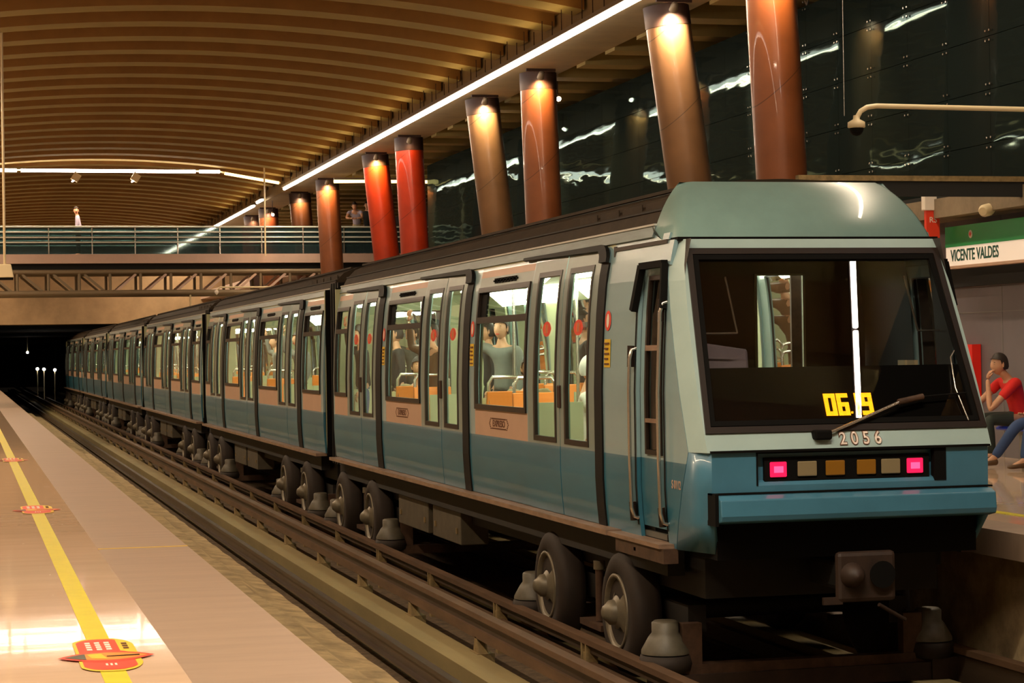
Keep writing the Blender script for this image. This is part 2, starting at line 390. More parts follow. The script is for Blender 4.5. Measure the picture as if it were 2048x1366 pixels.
# glass curtain wall
gw = MB()
y = 16.0
rowsz = [4.44]+[4.97+.65*k for k in range(5)]
for yi in range(36):
    y0 = 16.5+yi*1.15; y1 = y0+1.14
    if y1 > 56: break
    for zi in range(len(rowsz)-1+0):
        gw.box(12.1, 12.112, y0, y1, rowsz[zi], rowsz[zi+1]-.008, 'wallglass')
gl = gw.build('window_1', 'wallglass'); struct(gl)
ft = MB()
for dy in (-.05, .05):
    for dz in (-.06, .06): ft.lathe([(.0001, 0), (.013, .004), (.013, .02)], (12.09, dy, dz), '-x', 'chrome', 8)
ft.beam((12.125, -.06, -.07), (12.125, .06, .07), .02, .02, 'chrome').beam((12.125, .06, -.07), (12.125, -.06, .07), .02, .02, 'chrome')
f0 = None
for yi in range(0, 14):
    for z in rowsz[1:]:
        if f0 is None: f0 = c = ft.build('glass_fixing', 'chrome', gl)
        else: c = f0.copy(); COL.objects.link(c)
        c.location = (0, 16.5+yi*1.15, z)

# ================================================================== TRACK
def rail_prof(x, z0, y0, y1, m='railsteel'):
    r = MB()
    r.box(x-.07, x+.07, y0, y1, z0, z0+.02, m).box(x-.012, x+.012, y0, y1, z0+.02, z0+.12, m).box(x-.035, x+.035, y0, y1, z0+.12, z0+.16, m)
    return r
TL = 2.95; TR = 6.0
YE = 190
def running(x, label):
    tag(MB().box(x-.15, x+.15, CY0, YE, -.27, 0).build('running_beam', 'beamway'), label, 'track beam', 'flat beams the rubber tyres run on')
running(3.96, 'ochre flat running beam beside the guide bar with triangular feet')
running(1.95, 'running beam of the empty track next to the left platform foot')
running(5.02, 'running beam under the left tyres of the standing train')
running(6.98, 'running beam under the right tyres of the standing train')
for x, z, l in ((3.62, -.18, 'brown steel rail at the edge of the rough concrete ledge on the empty track'), (2.3, -.1, 'brown steel rail of the empty track nearest the left platform'),
             (5.35, -.2, 'steel rail under the train nearer the empty track'), (6.7, -.2, 'steel rail under the train nearer the far platform')):
    tag(rail_prof(x, z, CY0, YE).build('steel_rail', 'railsteel'), l, 'rail', 'steel rails of the two tracks')
# guide bar of the empty track : deep bar on triangular feet
gb = thing('guide_bar', 'deep brown guide bar of the empty track standing on triangular ochre feet', 'guide bar', (4.13, 0, 0), group='lateral guide bars')
b = MB().box(-.03, .05, CY0, YE, .12, .20, 'bar').box(0, .02, CY0, YE, .2, .29, 'railsteel').box(-.045, .05, CY0, YE, .29, .335, 'bar')
b.build('bar', 'bar', gb)
fb = MB().prism([(-.10, 0), (.10, 0), (.05, .13), (-.02, .13)], -.03, .05, lambda a, bb, c: (c, a, bb), 'bracket').box(-.05, .10, -.13, .13, -.27, 0.005, 'bracket')
f0 = fb.build('foot', 'bracket', gb); f0.location = (0, 17.2, 0)
for k in range(-4, 50):
    if k == 0: continue
    c = f0.copy(); COL.objects.link(c); c.location = (0, 17.2+2.72*k, 0)
gb2 = thing('guide_bar', 'thin brown guide bar on short posts directly beside the train wheels', 'guide bar', (4.76, 0, 0), group='lateral guide bars')
MB().box(-.05, .05, CY0, YE, .19, .235, 'bar').box(-.012, .012, CY0, YE, .12, .19, 'railsteel').build('bar', 'bar', gb2)
MB().box(.0, .12, CY0, YE, -.02, .03, 'railsteel').box(-.02, .02, CY0, YE, .03, .05, 'bar').build('base_rail', 'railsteel', gb2)
fb = MB().box(-.04, .04, -.045, .045, -.27, .12, 'bracket').box(-.05, .05, -.07, -.045, .0, .19, 'bracket').box(-.05, .05, .045, .07, .0, .19, 'bracket')
f0 = fb.build('post', 'bracket', gb2); f0.location = (0, 16.1, 0)
for k in range(-4, 50):
    if k == 0: continue
    c = f0.copy(); COL.objects.link(c); c.location = (0, 16.1+2.88*k, 0)
gb3 = thing('guide_bar', 'guide bar on the far side of the standing train under the right platform edge', 'guide bar', (7.24, 0, 0), group='lateral guide bars')
MB().box(-.05, .05, CY0, YE, .19, .235, 'bar').box(-.03, .03, CY0, YE, -.27, .19, 'railsteel').build('bar', 'bar', gb3)

# platform markings
for x, lab in ((.61, 'yellow safety line painted along the left platform'), (8.2, 'yellow safety line along the right platform behind the train')):
    tag(MB().box(x-.055, x+.055, CY0, 104, PZ, PZ+.003).build('safety_line', 'yellowline'), lab, 'floor marking', 'yellow safety lines')
def floor_sticker(y, label):
    t = thing('floor_sticker', label, 'sticker', (.61, y, PZ+.004), group='red and yellow warning stickers on the platform')
    def oval(hx, hy, n, p, z, m, cx=0, cy=0, clipx=None):
        vs = []
        for k in range(n):
            a = 2*pi*k/n; ca, sa = cos(a), sin(a)
            x = cx+hx*math.copysign(abs(ca)**p, ca); yy = cy+hy*math.copysign(abs(sa)**p, sa)
            if clipx: x = max(clipx[0], min(clipx[1], x))
            vs.append((x, yy, z))
        return vs, [tuple(range(n))]
    b = MB(); v, f = oval(.165, .56, 40, .75, .001, 0, clipx=(-.13, .15)); b.add(v, f, 'yellow'); b.build('border', 'yellow', t)
    b = MB(); v, f = oval(.15, .52, 40, .75, .002, 0, clipx=(-.115, .075)); b.add(v, f, 'red')
    v, f = oval(.12, .30, 30, .8, .0025, 0, cx=.02, cy=-.20, clipx=(-.115, .12)); b.add(v, f, 'red'); b.build('red_field', 'red', t)
    lens = []
    for k in range(21): x = -.22+.44*k/20; lens.append((x, .17*(1-(x/.22)**2)**1.0-.1))
    for k in range(19, 0, -1): x = -.22+.44*k/20; lens.append((x, -.17*(1-(x/.22)**2)**1.0-.1))
    b = MB(); b.add([(x, y, .0035) for x, y in lens], [tuple(range(len(lens)))], 'red')
    l2 = [(x*.86, (yy+.1)*.72-.1) for x, yy in lens]
    b.add([(x, y, .0042) for x, y in l2], [tuple(range(len(l2)))], 'orange')
    l3 = [(x, yy) for x, yy in l2 if x < -.08]; b.add([(x, y, .005) for x, y in l3], [tuple(range(len(l3)))], 'box')
    b.add([(-.07, -.16, .0055), (.0, -.19, .0055), (-.02, -.02, .0055), (-.085, -.03, .0055)], [(0, 1, 2, 3)], 'yellow')
    b.add([(.0, -.12, .006), (.15, -.115, .006), (.15, -.085, .006), (.0, -.10, .006)], [(0, 1, 2, 3)], 'black'); b.build('emblem', 'red', t)
    b = MB()
    for r in range(3):
        for k in range(4): b.box(-.075+r*.045, -.05+r*.045, .12+k*.075, .17+k*.075, .002, .0045, 'white')
    for k in range(3): b.box(-.02+k*.02, -.01+k*.02, -.40, -.34, .003, .005, 'white')
    for k in range(3): b.box(.095, .12, .15+k*.08, .19+k*.08, .002, .0045, 'print')
    b.build('lettering', 'white', t)
floor_sticker(9.96, 'nearest red and yellow warning sticker on the yellow platform line')
floor_sticker(19.8, 'middle red and yellow warning sticker on the yellow platform line')
floor_sticker(29.8, 'farthest visible red and yellow warning sticker on the yellow platform line')
tag(MB().box(.91, 1.55, 15.50, 15.53, PZ, PZ+.002).build('joint_strip', 'yellow'), 'thin yellowish strip across the stone platform edge', 'floor marking')

# ================================================================== COLUMNS with their spotlights
# (x_top, y_top, x_bottom(at z 5), material, label, spot colour, spot power)
cols = [
 (10.60, 26.75, 10.72, 'copper', 'nearest copper column behind the cab roof', (1, .62, .25), 150),
 (10.50, 30.73, 10.83, 'tan', 'leaning tan column with the brightest spotlight, left of the nearest column', (1, .80, .55), 420),
 (10.57, 38.57, 10.64, 'copper', 'copper column in the middle of the row beside the tan one with a yellowish glow', (1, .60, .25), 170),
 (10.48, 42.58, 10.77, 'tan', 'leaning tan column with a yellow white glow near its top', (1, .85, .50), 240),
 (10.55, 50.50, 10.66, 'redcol', 'deep red column with an unlit dark top', (1, .5, .2), 6),
 (10.56, 54.82, 10.83, 'redcol', 'leaning bright red orange column left of the deep red one', (1, .75, .3), 200),
 (10.62, 62.88, 10.73, 'copper', 'copper column standing in front of the right end of the footbridge', (1, .55, .25), 170),
 (10.60, 68.10, 10.79, 'copper', 'dim brown column just left of the one before the footbridge', (1, .8, .5), 60),
 (10.58, 75.35, 10.70, 'copper', 'short looking reddish column beyond the dim brown one', (1, .5, .3), 60),
 (10.58, 79.4, 10.78, 'collar', 'small dark column top above the far balustrade', (1, .6, .3), 40)]
for i, (xt, yt, xb, m, lab, sc_, pw) in enumerate(cols):
    t = thing('station_column', lab, 'column', (xt, yt, 0), group='round leaning columns along the right platform')
    z0 = PZ; sl = (xb-xt)/(7.7-5.0)
    p0 = Vector((sl*(7.7-z0), 0, z0)); p1 = Vector((0, 0, 7.45)); d = p1-p0
    p2 = Vector((-sl*.33, 0, 7.78))
    MB().tube([p0, p0.lerp(p1, .33), p0.lerp(p1, .66), p1], .345, m, 40, cap=False).build('shaft', m, t)
    MB().tube([p1, p2], .352, 'collar', 40).build('collar', 'collar', t)
    # spotlight on its rail
    s = thing('column_spotlight', 'spotlight for the '+lab.replace(' beside the tan one with a yellowish glow', '').replace(', left of the nearest column', ''), 'spotlight', (xt-.12, yt-.62, 7.70), group='spotlights aimed at the columns')
    MB().box(-.28, .28, -.03, .03, .03, .09, 'collar').tube([(0, 0, .06), (0, 0, -.04)], .015, 'collar').build('rail', 'collar', s)
    hd = MB(); a = Vector((0, .22, -.18)).normalized(); c0 = Vector((0, -.03, -.03))
    hd.tube([c0-a*.06, c0-a*.04, c0+a*.02, c0+a*.09], [.02, .05, .06, .065], 'housing', 12, cap=True).build('head', 'housing', s)
    MB().tube([c0+a*.09, c0+a*.1], .05, 'lampcore', 12).build('bulb', 'lampcore', s)
    spot('column_spot_light', (xt-.12, yt-.549, 7.587), (xt+.0, yt-.2, 7.15), pw*1.6, sc_, 110, .8, .04)
# far spot heads beside columns (seen as bright dots)
for k, (x, y, z, lab) in enumerate([(11.25, 33.0, 7.5, 'bright bare spotlight right of the tan column with the brightest glow'), (11.35, 40.0, 7.5, 'bare spotlight right of the middle copper column'),
            (11.3, 45.0, 7.45, 'faint small spotlight between the middle columns'), (10.1, 71, 7.3, 'bare spotlight left of the dim brown column')]):
    s = thing('ceiling_spotlight', lab, 'spotlight', (x, y, z), group='spotlights under the aisle ceiling')
    MB().tube([(0, 0, .45), (0, 0, .07)], .012, 'collar').build('stem', 'collar', s)
    MB().tube([(0, .08, .05), (0, .02, .02), (0, -.07, -.03)], [.03, .055, .06], 'housing', 12).build('head', 'housing', s)
    MB().tube([(0, -.07, -.03), (0, -.085, -.035)], .045, 'lampcore', 12).build('bulb', 'lampcore', s)

# ================================================================== LIGHT STRIPS
def strip(name, x, y0, y1, z, label, wires=True, m='tube'):
    t = thing(name, label, 'light strip', (x, y0, z), group='suspended light strips')
    MB().box(-.10, .10, 0, y1-y0, .03, .10, 'housing').build('housing', 'housing', t)
    b = MB(); n = max(1, round((y1-y0)/3)); L_ = (y1-y0)/n
    for k in range(n): b.tube([(0, k*L_+.015, 0), (0, (k+1)*L_-.015, 0)], .045, m, 8)
    b.build('tube', m, t)
    if wires:
        wv = MB()
        k = 0
        while k*1.2 < y1-y0:
            for xx in (-.09, .09): wv.tube([(xx, k*1.2+.3, .1), (xx, k*1.2+.3, vz(x)-z)], .008, 'collar', 5)
            k += 1
        wv.build('suspension_wires', 'collar', t)['kind'] = 'stuff'
    return t
strip('light_strip', 9.68, 15.2, 65.4, 7.7, 'long white suspended light strip running above the train to the columns')
strip('light_strip', 9.72, 72.8, 104, 7.7, 'farther white light strip seen beyond the footbridge')
strip('light_strip', 9.72, 70.6, 72.0, 7.75, 'short separate tube just before the farther light strip')
strip('light_strip', -1.28, 2, 65.4, 7.7, 'light strip above the left platform, reflected in its floor', wires=False)
# short pair of tubes that mirrors in the windscreen
t = thing('light_strip', 'pair of suspended tubes above the front of the train, mirrored in the windscreen', 'light strip', (9.19, 9.66, 7.72), math.atan2(.76, 2.43), 'suspended light strips')
b = MB()
b.tube([(0, -1.5, 0), (0, -.04, 0)], .032, 'tube_bright', 8).tube([(0, .04, 0), (0, 1.08, 0)], .032, 'tube_bright', 8); b.build('tube', 'tube_bright', t)
MB().box(-.03, .03, -1.55, 1.15, .045, .10, 'collar').build('housing', 'housing', t)
# arched cross bar at Y 66
t = thing('arched_light_bar', 'arched light bar spanning the vault crosswise with two spot boxes', 'light bar', (0, 66, 0))
path = [(-1.2, 7.9), (.7, 8.27), (7.7, 8.27), (9.66, 7.92)]
b = MB()
for (a, za), (c, zc) in zip(path, path[1:]): b.beam((a, .06, za+.02), (c, .06, zc+.02), .10, .05, 'cream_metal')
b.build('housing', 'cream_metal', t)
b = MB()
for a, c in ((.75, 1.6), (1.72, 7.0), (7.12, 7.75)): b.tube([(a, -.05, 8.27), (c, -.05, 8.27)], .05, 'tube', 8)
b.build('tube', 'tube', t)
b = MB().tube([(7.9, -.05, 8.22), (9.6, -.05, 7.93)], .045, 'tube_y', 8); b.build('end_tube', 'tube_y', t)
for x in (3.35, 5.15):
    s = MB(); s.tube([(x, -.05, 8.3), (x, -.12, 8.2)], .02, 'housing', 6); s.hexa([(x-.16, -.25, 8.02), (x+.04, -.25, 7.90), (x+.04, -.1, 7.90), (x-.16, -.1, 8.02), (x-.03, -.25, 8.22), (x+.17, -.25, 8.1), (x+.17, -.1, 8.1), (x-.03, -.1, 8.22)], 'cream_metal')
    s.tube([(x-.09, -.16, 7.96), (x-.075, -.16, 7.93)], .05, 'lampcore', 10).build('spot_box', 'housing', t)
for a, c, lab in ((11.35, 12.75, 'left one of the tube lamps right of the copper column at the footbridge'), (12.95, 13.6, 'short tube lamp beside the leaning red orange column'), (14.1, 15.1, 'yellowish tube lamp right of the deep red column')):
    q = thing('cross_tube_lamp', lab, 'tube lamp', (a*.93, 61.4, 7.61), group='tube lamps in the side bay')
    MB().tube([(0, 0, 0), ((c-a)*.93, 0, .02)], .05, 'tube_y', 8).build('tube', 'tube_y', q); MB().box(0, (c-a)*.93, -.05, .05, .05, .11, 'housing').box((c-a)*.4, (c-a)*.4+.02, -.01, .01, .11, .62, 'housing').build('housing', 'housing', q)

# ================================================================== FOOTBRIDGE
br = thing('footbridge', 'steel truss footbridge with glass balustrade crossing above the tracks', 'footbridge', (0, 65.2, 0))
X0, X1 = -7, 15.9
MB().box(X0, X1, 0, 2.1, 5.40, 5.68, 'fascia').build('deck', 'fascia', br)
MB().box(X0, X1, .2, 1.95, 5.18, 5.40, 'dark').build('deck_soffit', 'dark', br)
for yy in (.08, 2.0):
    MB().tube([(X0, yy, 5.145), (X1, yy, 5.145)], .07, 'truss', 16).build('upper_chord', 'truss', br)
    MB().tube([(X0+(X1-X0)*k/24, yy, 4.44+.07*sin(pi*(k/24))) for k in range(25)], .082, 'truss', 14).build('lower_chord', 'truss', br)
def series(proto, locs):
    for q, l_ in enumerate(locs):
        c = proto if q == 0 else proto.copy()
        if q: COL.objects.link(c)
        c.location = l_
xs_ = [1.55+.917*k for k in range(-9, 15)]
series(MB().tube([(0, 0, 4.50), (0, 0, 5.09)], .045, 'truss', 10).build('truss_post', 'truss', br), [(x, yy, 0) for yy in (.08, 2.0) for x in xs_])
series(MB().beam((.15, 0, 5.07), (.78, 0, 4.53), .05, .07, 'truss').build('truss_diagonal', 'truss', br), [(x, yy, 0) for yy in (.08, 2.0) for x in xs_ if x < 4.2])
series(MB().beam((.15, 0, 4.53), (.78, 0, 5.07), .05, .07, 'fascia').build('truss_diagonal', 'truss', br), [(x, yy, 0) for yy in (.08, 2.0) for x in xs_ if x >= 4.2])
for yy in (.07, 2.03):
    MB().box(X0, X1, yy-.006, yy+.006, 5.70, 6.48, 'bal').build('balustrade_glass', 'bal', br)
    for z in (6.04, 6.19, 6.35, 6.51):
        MB().tube([(X0, yy-.045, z), (X1, yy-.045, z)], .024 if z < 6.5 else .028, 'railwhite', 8).build('handrail', 'railwhite', br)
series(MB().box(-.018, .018, -.025, .025, 5.68, 6.51, 'chrome').build('balustrade_post', 'chrome', br), [(2.49+1.288*k, yy, 0) for yy in (.03, 2.07) for k in range(-7, 11)])
# upper landing beyond the columns
struct(MB().box(11.2, 16, 67.35, 104, 5.35, 5.68).build('floor', 'fascia'))

# hanging pole with cream box at the left frame edge
t = thing('hanging_pole_box', 'cream pole hanging from the vault with a cream box at its lower end', 'hanging box', (.73, 40, 0))
MB().tube([(0, 0, 8.9), (0, 0, 4.27)], .024, 'cream_metal', 12).build('pole', 'cream_metal', t)
MB().hexa([(-.17, -.15, 4.02), (.16, -.15, 4.02), (.16, .15, 4.02), (-.17, .15, 4.02), (-.10, -.1, 4.27), (.11, -.1, 4.27), (.11, .1, 4.27), (-.10, .1, 4.27)], 'cream_metal').build('box', 'cream_metal', t, bevel=.015)
MB().box(-.15, .15, -.13, .13, 3.98, 4.02, 'black').build('lens', 'black', t)
# thin hanging rods
tag(MB().tube([(8.98, 64.8, 8.6), (8.98, 64.8, 5.6)], .025, 'cream_metal', 8).build('hanging_rod', 'cream_metal'), 'thin pale rod hanging in front of the footbridge balustrade', 'rod')
tag(MB().tube([(6.72, 65.28, 4.45), (6.72, 65.28, 3.64)], .028, 'cream_metal', 8).build('hanging_rod', 'cream_metal'), 'thin pale rod hanging below the footbridge above the train', 'rod')

# dome camera on bent arm
t = thing('dome_camera', 'white dome camera hanging from a long bent pipe in front of the dark glass', 'camera', (8.84, 20, 0))
MB().tube([(3.26, 0, 4.95), (.22, 0, 4.97), (.12, 0, 4.955), (.05, 0, 4.915), (.015, 0, 4.86), (0, 0, 4.80)], .026, 'cream_metal', 12).build('arm', 'cream_metal', t)
MB().lathe([(.03, 4.87), (.035, 4.83), (.088, 4.80), (.09, 4.75), (.075, 4.74)], (0, 0, 0), 'z', 'cream_metal', 20).build('housing', 'cream_metal', t)
MB().lathe([(.075, 4.74), (.065, 4.70), (.04, 4.67), (.0001, 4.66)], (0, 0, 0), 'z', 'black', 20).build('dome', 'black', t)
tag(MB().tube([(8.84, 20.3, 8.1), (8.84, 20.3, 4.9)], .004, 'chrome', 5).build('hanging_wire', 'chrome'), 'hair thin wire hanging above the dome camera', 'wire')
# small far dome camera above the train roof
t = thing('dome_camera', 'small far dome camera on a thin arm in front of the bridge truss', 'camera', (7.25, 62.9, 0))
MB().tube([(3.2, 0, 4.57), (.1, 0, 4.57), (.0, 0, 4.48)], .028, 'cream_metal', 8).build('arm', 'cream_metal', t)
MB().lathe([(.0001, 4.50), (.06, 4.47), (.06, 4.41), (.0001, 4.34)], (0, 0, 0), 'z', 'white', 12).build('housing', 'cream_metal', t)

# ================================================================== RIGHT WALL ITEMS
sx = 11.95
t = thing('station_sign', 'long white and green station name board reading VICENTE VALDES', 'sign', (sx, 0, 0))
MB().box(0, .12, 15, 24.35, 3.50, 3.735, 'signwhite').build('name_board', 'signwhite', t)
MB().box(-.01, .12, 15, 24.35, 3.735, 3.99, 'green').build('green_band', 'green', t)
MB().box(-.006, .12, 15, 24.35, 3.465, 3.50, 'cream').build('lower_edge', 'cream', t)
text_obj('lettering', 'VICENTE VALDES', .20, frame_mat((0, -1, 0), (0, 0, 1), (-1, 0, 0), (-.004, 23.58, 3.62)), 'signtext', t, .002, .82, .004)
b = MB().lathe([(.0001, .004), (.05, .004), (.05, 0)], (-.012, 23.65, 3.87), '-x', 'white', 20); b.build('emblem_disc', 'white', t)
b = MB().prism([(-.03, 0), (0, -.03), (.03, 0), (0, .03)], -.018, -.022, lambda a, bb, c: (c, 23.65+a, 3.87+bb), 'red'); b.build('emblem', 'red', t)
# spot / cctv on the beam
t = thing('wall_camera', 'beige cylindrical camera on the concrete beam above the station name board', 'camera', (11.7, 22.75, 4.12))
MB().tube([(.12, .1, .02), (.05, .05, -.01), (-.05, -.03, -.03), (-.08, -.05, -.04)], [.055, .075, .075, .05], 'cream_metal', 16).build('housing', 'cream_metal', t)
MB().tube([(.05, .05, 0), (.2, .05, .06)], .02, 'housing', 8).build('bracket', 'housing', t)
# hanging banner red white
t = thing('platform_banner', 'small red and white hanging sign just right of the cab roof', 'sign', (11.72, 24.3, 0))
MB().box(-.10, .07, -.05, .05, 4.20, 4.42, 'white').build('white_top', 'white', t, bevel=.01)
MB().box(-.07, .11, -.03, .03, 3.86, 4.21, 'red').build('red_panel', 'red', t)
text_obj('lettering', 'RS', .1, frame_mat((1, 0, 0), (0, 0, 1), (0, -1, 0), (.02, -.032, 4.08)), 'white', t, .002)
MB().box(-.01, .1, .04, .06, 4.28, 4.30, 'collar').build('hanger', 'collar', t)
# fire hose cabinet
t = thing('fire_hose_cabinet', 'red framed fire hose cabinet on the tiled wall beside the seated man', 'cabinet', (12.29, 24.4, 0))
fr = MB()
y0, y1, z0, z1 = -.28, .75, 1.75, 2.52
fr.box(-.12, 0, y0, y0+.09, z0+.1, z1-.1, 'fire').box(-.12, 0, y1-.09, y1, z0+.1, z1-.1, 'fire').box(-.12, 0, y0, y1, z1-.1, z1, 'fire').box(-.12, 0, y0, y1, z0, z0+.1, 'fire'); fr.build('frame', 'fire', t)
MB().box(-.05, 0, y0+.07, y1-.07, z0+.1, z1-.1, 'ledge').build('back_panel', 'ledge', t)
MB().box(-.11, -.105, y0+.07, y1-.07, z0+.1, z1-.1, 'pane').build('door_glass', 'pane', t)
# blue seats
def seat_unit(y, lab):
    t = thing('platform_chair', lab, 'seat', (11.80, y, PZ), group='blue platform seats')
    prof = [(-.24, .41), (-.2, .44), (-.02, .425), (.15, .43), (.20, .47), (.245, .8), (.27, .8), (.225, .42), (.15, .395), (-.22, .39)]
    MB().prism(prof, -.22, .22, lambda a, bb, c: (a, c, bb), 'seatblue').build('shell', 'seatblue', t, bevel=.012)
    MB().box(-.03, .03, -.27, .27, .33, .39, 'wood').box(-.03, .03, -.03, .03, 0, .33, 'wood').build('support', 'wood', t)
for y, l in ((22.15, 'blue platform seat under the seated man in red'), (21.2, 'blue platform seat under the person in jeans at the frame edge'), (21.68, 'empty blue platform seat between the man in red and the person in jeans')):
    seat_unit(y, l)

# tunnel lamps
for x, y, z, l in ((4.20, 130, 1.96, 'leftmost of the three low white lamps in the tunnel'), (4.62, 131, 1.93, 'middle one of the three low white lamps in the tunnel'), (5.22, 130, 1.88, 'right one of the three low white lamps in the tunnel'), (4.47, 160, 3.06, 'small high reddish lamp deep in the tunnel')):
    q = thing('tunnel_lamp', l, 'lamp', (x, y, 0), group='lamps in the tunnel')
    MB().lathe([(.0001, -.09), (.07, -.06), (.09, 0), (.07, .06), (.0001, .09)], (0, 0, z), 'z', 'tunnel_lamp', 12).build('bulb', 'tunnel_lamp', q)
    MB().tube([(0, .05, -.27 if z < 3 else z), (0, .05, z if z < 3 else 4.2)], .03, 'cream_metal', 6).build('post', 'cream_metal', q)

# ================================================================== TRAIN
HW = 1.14
OFF = [(1.08, .03), (1.3, .01), (1.5, 0), (2.2, 0), (2.6, .015), (2.9, .035), (3.1, .06), (3.33, .11), (3.45, .15)]
def off(z):
    for (a, oa), (b, ob) in zip(OFF, OFF[1:]):
        if z <= b: return oa+(ob-oa)*max(0, (z-a))/(b-a)
    return OFF[-1][1]
ZB = [1.13, 1.3, 1.5, 1.705, 1.975, 2.2, 2.5, 2.8, 3.0, 3.113, 3.235, 3.30, 3.36]
def skin(mb, s, y0, y1, z0, z1, mf, holes=(), d=0.0, zb=ZB, ey=()):
    ys = sorted({y0, y1, *ey, *[v for h in holes for v in h[:2]]}); ys = [y for y in ys if y0-1e-6 <= y <= y1+1e-6]
    zs = sorted({z0, z1, *[z for z in zb if z0 < z < z1], *[v for h in holes for v in h[2:4]]}); zs = [z for z in zs if z0-1e-6 <= z <= z1+1e-6]
    X = lambda z: s*(HW-off(z)+d)
    for a, b in zip(ys, ys[1:]):
        for c, e in zip(zs, zs[1:]):
            if b-a < 1e-5 or e-c < 1e-5: continue
            ym, zm = (a+b)/2, (c+e)/2
            if any(h[0] < ym < h[1] and h[2] < zm < h[3] for h in holes): continue
            q = [(X(c), a, c), (X(c), b, c), (X(e), b, e), (X(e), a, e)]
            if s > 0: q = [q[0], q[1], q[2], q[3]]
            else: q = q[::-1]
            mb.add(q, [(0, 1, 2, 3)], mf(ym, zm) if callable(mf) else mf)
    return mb
def ring(mb, s, y0, y1, z0, z1, w, m, d=.012, zb=ZB):
    return skin(mb, s, y0, y1, z0, z1, m, holes=[(y0+w, y1-w, z0+w, z1-w)], d=d, zb=zb)
def two_tone(y, z): return 'blue' if z < 1.705 else 'pale'
def leaf_tone(y, z): return 'blue' if z < 1.705 else 'leaf'
def sticker_round(s, y, z, r, d, m1='red', parent=None, name='round_sticker'):
    mb = MB(); n = 20
    pts = [(y+r*1.2*cos(2*pi*k/n)*(1+.08*(k % 5 == 0)), z+r*.60*sin(2*pi*k/n)) for k in range(n)]
    X = lambda zz, dd: s*(HW-off(zz)+dd)
    mb.add([(X(zz, d), yy, zz) for yy, zz in pts], [tuple(range(n))], m1)
    for a in (-.35, 0, .35):
        q = [(y+a*r-.10*r, z-.32*r), (y+a*r+.10*r, z-.32*r), (y+a*r+.10*r, z+.35*r), (y+a*r-.10*r, z+.35*r)]
        mb.add([(X(zz, d+.003), yy, zz) for yy, zz in q], [(0, 1, 2, 3)], 'cream' if a == 0 else 'orange')
    return mb.build(name, m1, parent, fix=False)
def door_pair(root, s, y0, ym, y1, detail):
    for (a, b, g0, g1) in ((y0, ym-.012, y0+.20, ym-.17), (ym+.012, y1, ym+.14, y1-.22)):
        if not detail: g0, g1 = a+.19, b-.17
        h = (g0, g1, 1.76, 3.17)
        lf = skin(MB(), s, a, b, 1.13, 3.335, leaf_tone, [h], d=.012).build('door_leaf', 'leaf', root, solid=.04, fix=False)
        ring(MB(), s, g0-.03, g1+.03, 1.73, 3.20, .045, 'frame', .018).build('window_frame', 'frame', lf, solid=.03, fix=False)
        skin(MB(), s, g0, g1, 1.76, 3.17, 'doorpane', d=-.005).build('window_pane', 'doorpane', lf, fix=False)
        if detail: sticker_round(s, (g0+g1)/2, 2.70, .11, .004, parent=lf)
    # handle at the meeting edge
    if detail:
        X = s*(HW-off(2.3)+.03)
        MB().box(min(X, X-s*.03), max(X, X-s*.03), ym-.045, ym+.045, 2.03, 2.22, 'collar').build('door_latch', 'collar', root, bevel=.008)
def strip_seal(root, s, y0, y1, ytop):
    mb = skin(MB(), s, y0, y1, 1.12, 3.2, 'rubber', d=.014)
    X = lambda z: s*(HW-off(z)+.014)
    # rounded upper corner leading into a thin dark line along the top
    arc = [(y0+.22*(1-cos(t)), 3.2+.145*sin(t)) for t in [pi/2*k/6 for k in range(7)]]
    inn = [(y1+.10*(1-cos(t)), 3.2+.095*sin(t)) for t in [pi/2*k/6 for k in range(7)]]
    arc.append((ytop, 3.35)); inn.append((ytop, 3.325))
    vs = [(X(z), y, z) for y, z in arc]+[(X(z), y, z) for y, z in inn]; n = len(arc)
    fs = [((i, i+1, n+i+1, n+i) if s > 0 else (i+1, i, n+i, n+i+1)) for i in range(n-1)]
    mb.add(vs, fs, 'rubber')
    return mb.build('door_seal', 'rubber', root, solid=.03, fix=False)
def side_window(root, s, y0, y1, detail):
    # framed window with transom and open top light
    mb = ring(MB(), s, y0-.03, y1+.03, 1.955, 3.14, .05, 'frame', .016)
    skin(mb, s, y0, y1, 2.79, 2.85, 'frame', d=.016)
    w = mb.build('side_window', 'frame', root, solid=.035, fix=False)
    skin(MB(), s, y0, y1, 1.98, 2.79, 'pane', d=-.01).build('pane', 'pane', w, fix=False)
    dk = y1-(y1-y0)*.13
    skin(MB(), s, y0, dk, 2.85, 3.113, 'pane', d=-.02).build('top_light', 'pane', w, fix=False)
    skin(MB(), s, dk, y1, 2.85, 3.113, 'black', d=-.015).build('top_light_stop', 'black', w, solid=.02, fix=False)
    return w
def louvre(root, s, y, z=3.19, k=1.0):
    mb = MB(); X = s*(HW-off(z)+.012)
    for i in range(7):
        a = y-.24*k+.08*k*i
        mb.box(min(X, X-s*.02), max(X, X-s*.02), a-.042, a+.042, z-.024, z+.024, 'black')
    mb.box(min(X, X-s*.015), max(X, X-s*.015), y-.3*k, y+.3*k, z-.008, z+.008, 'black')
    return mb.build('vent_grille', 'black', root)
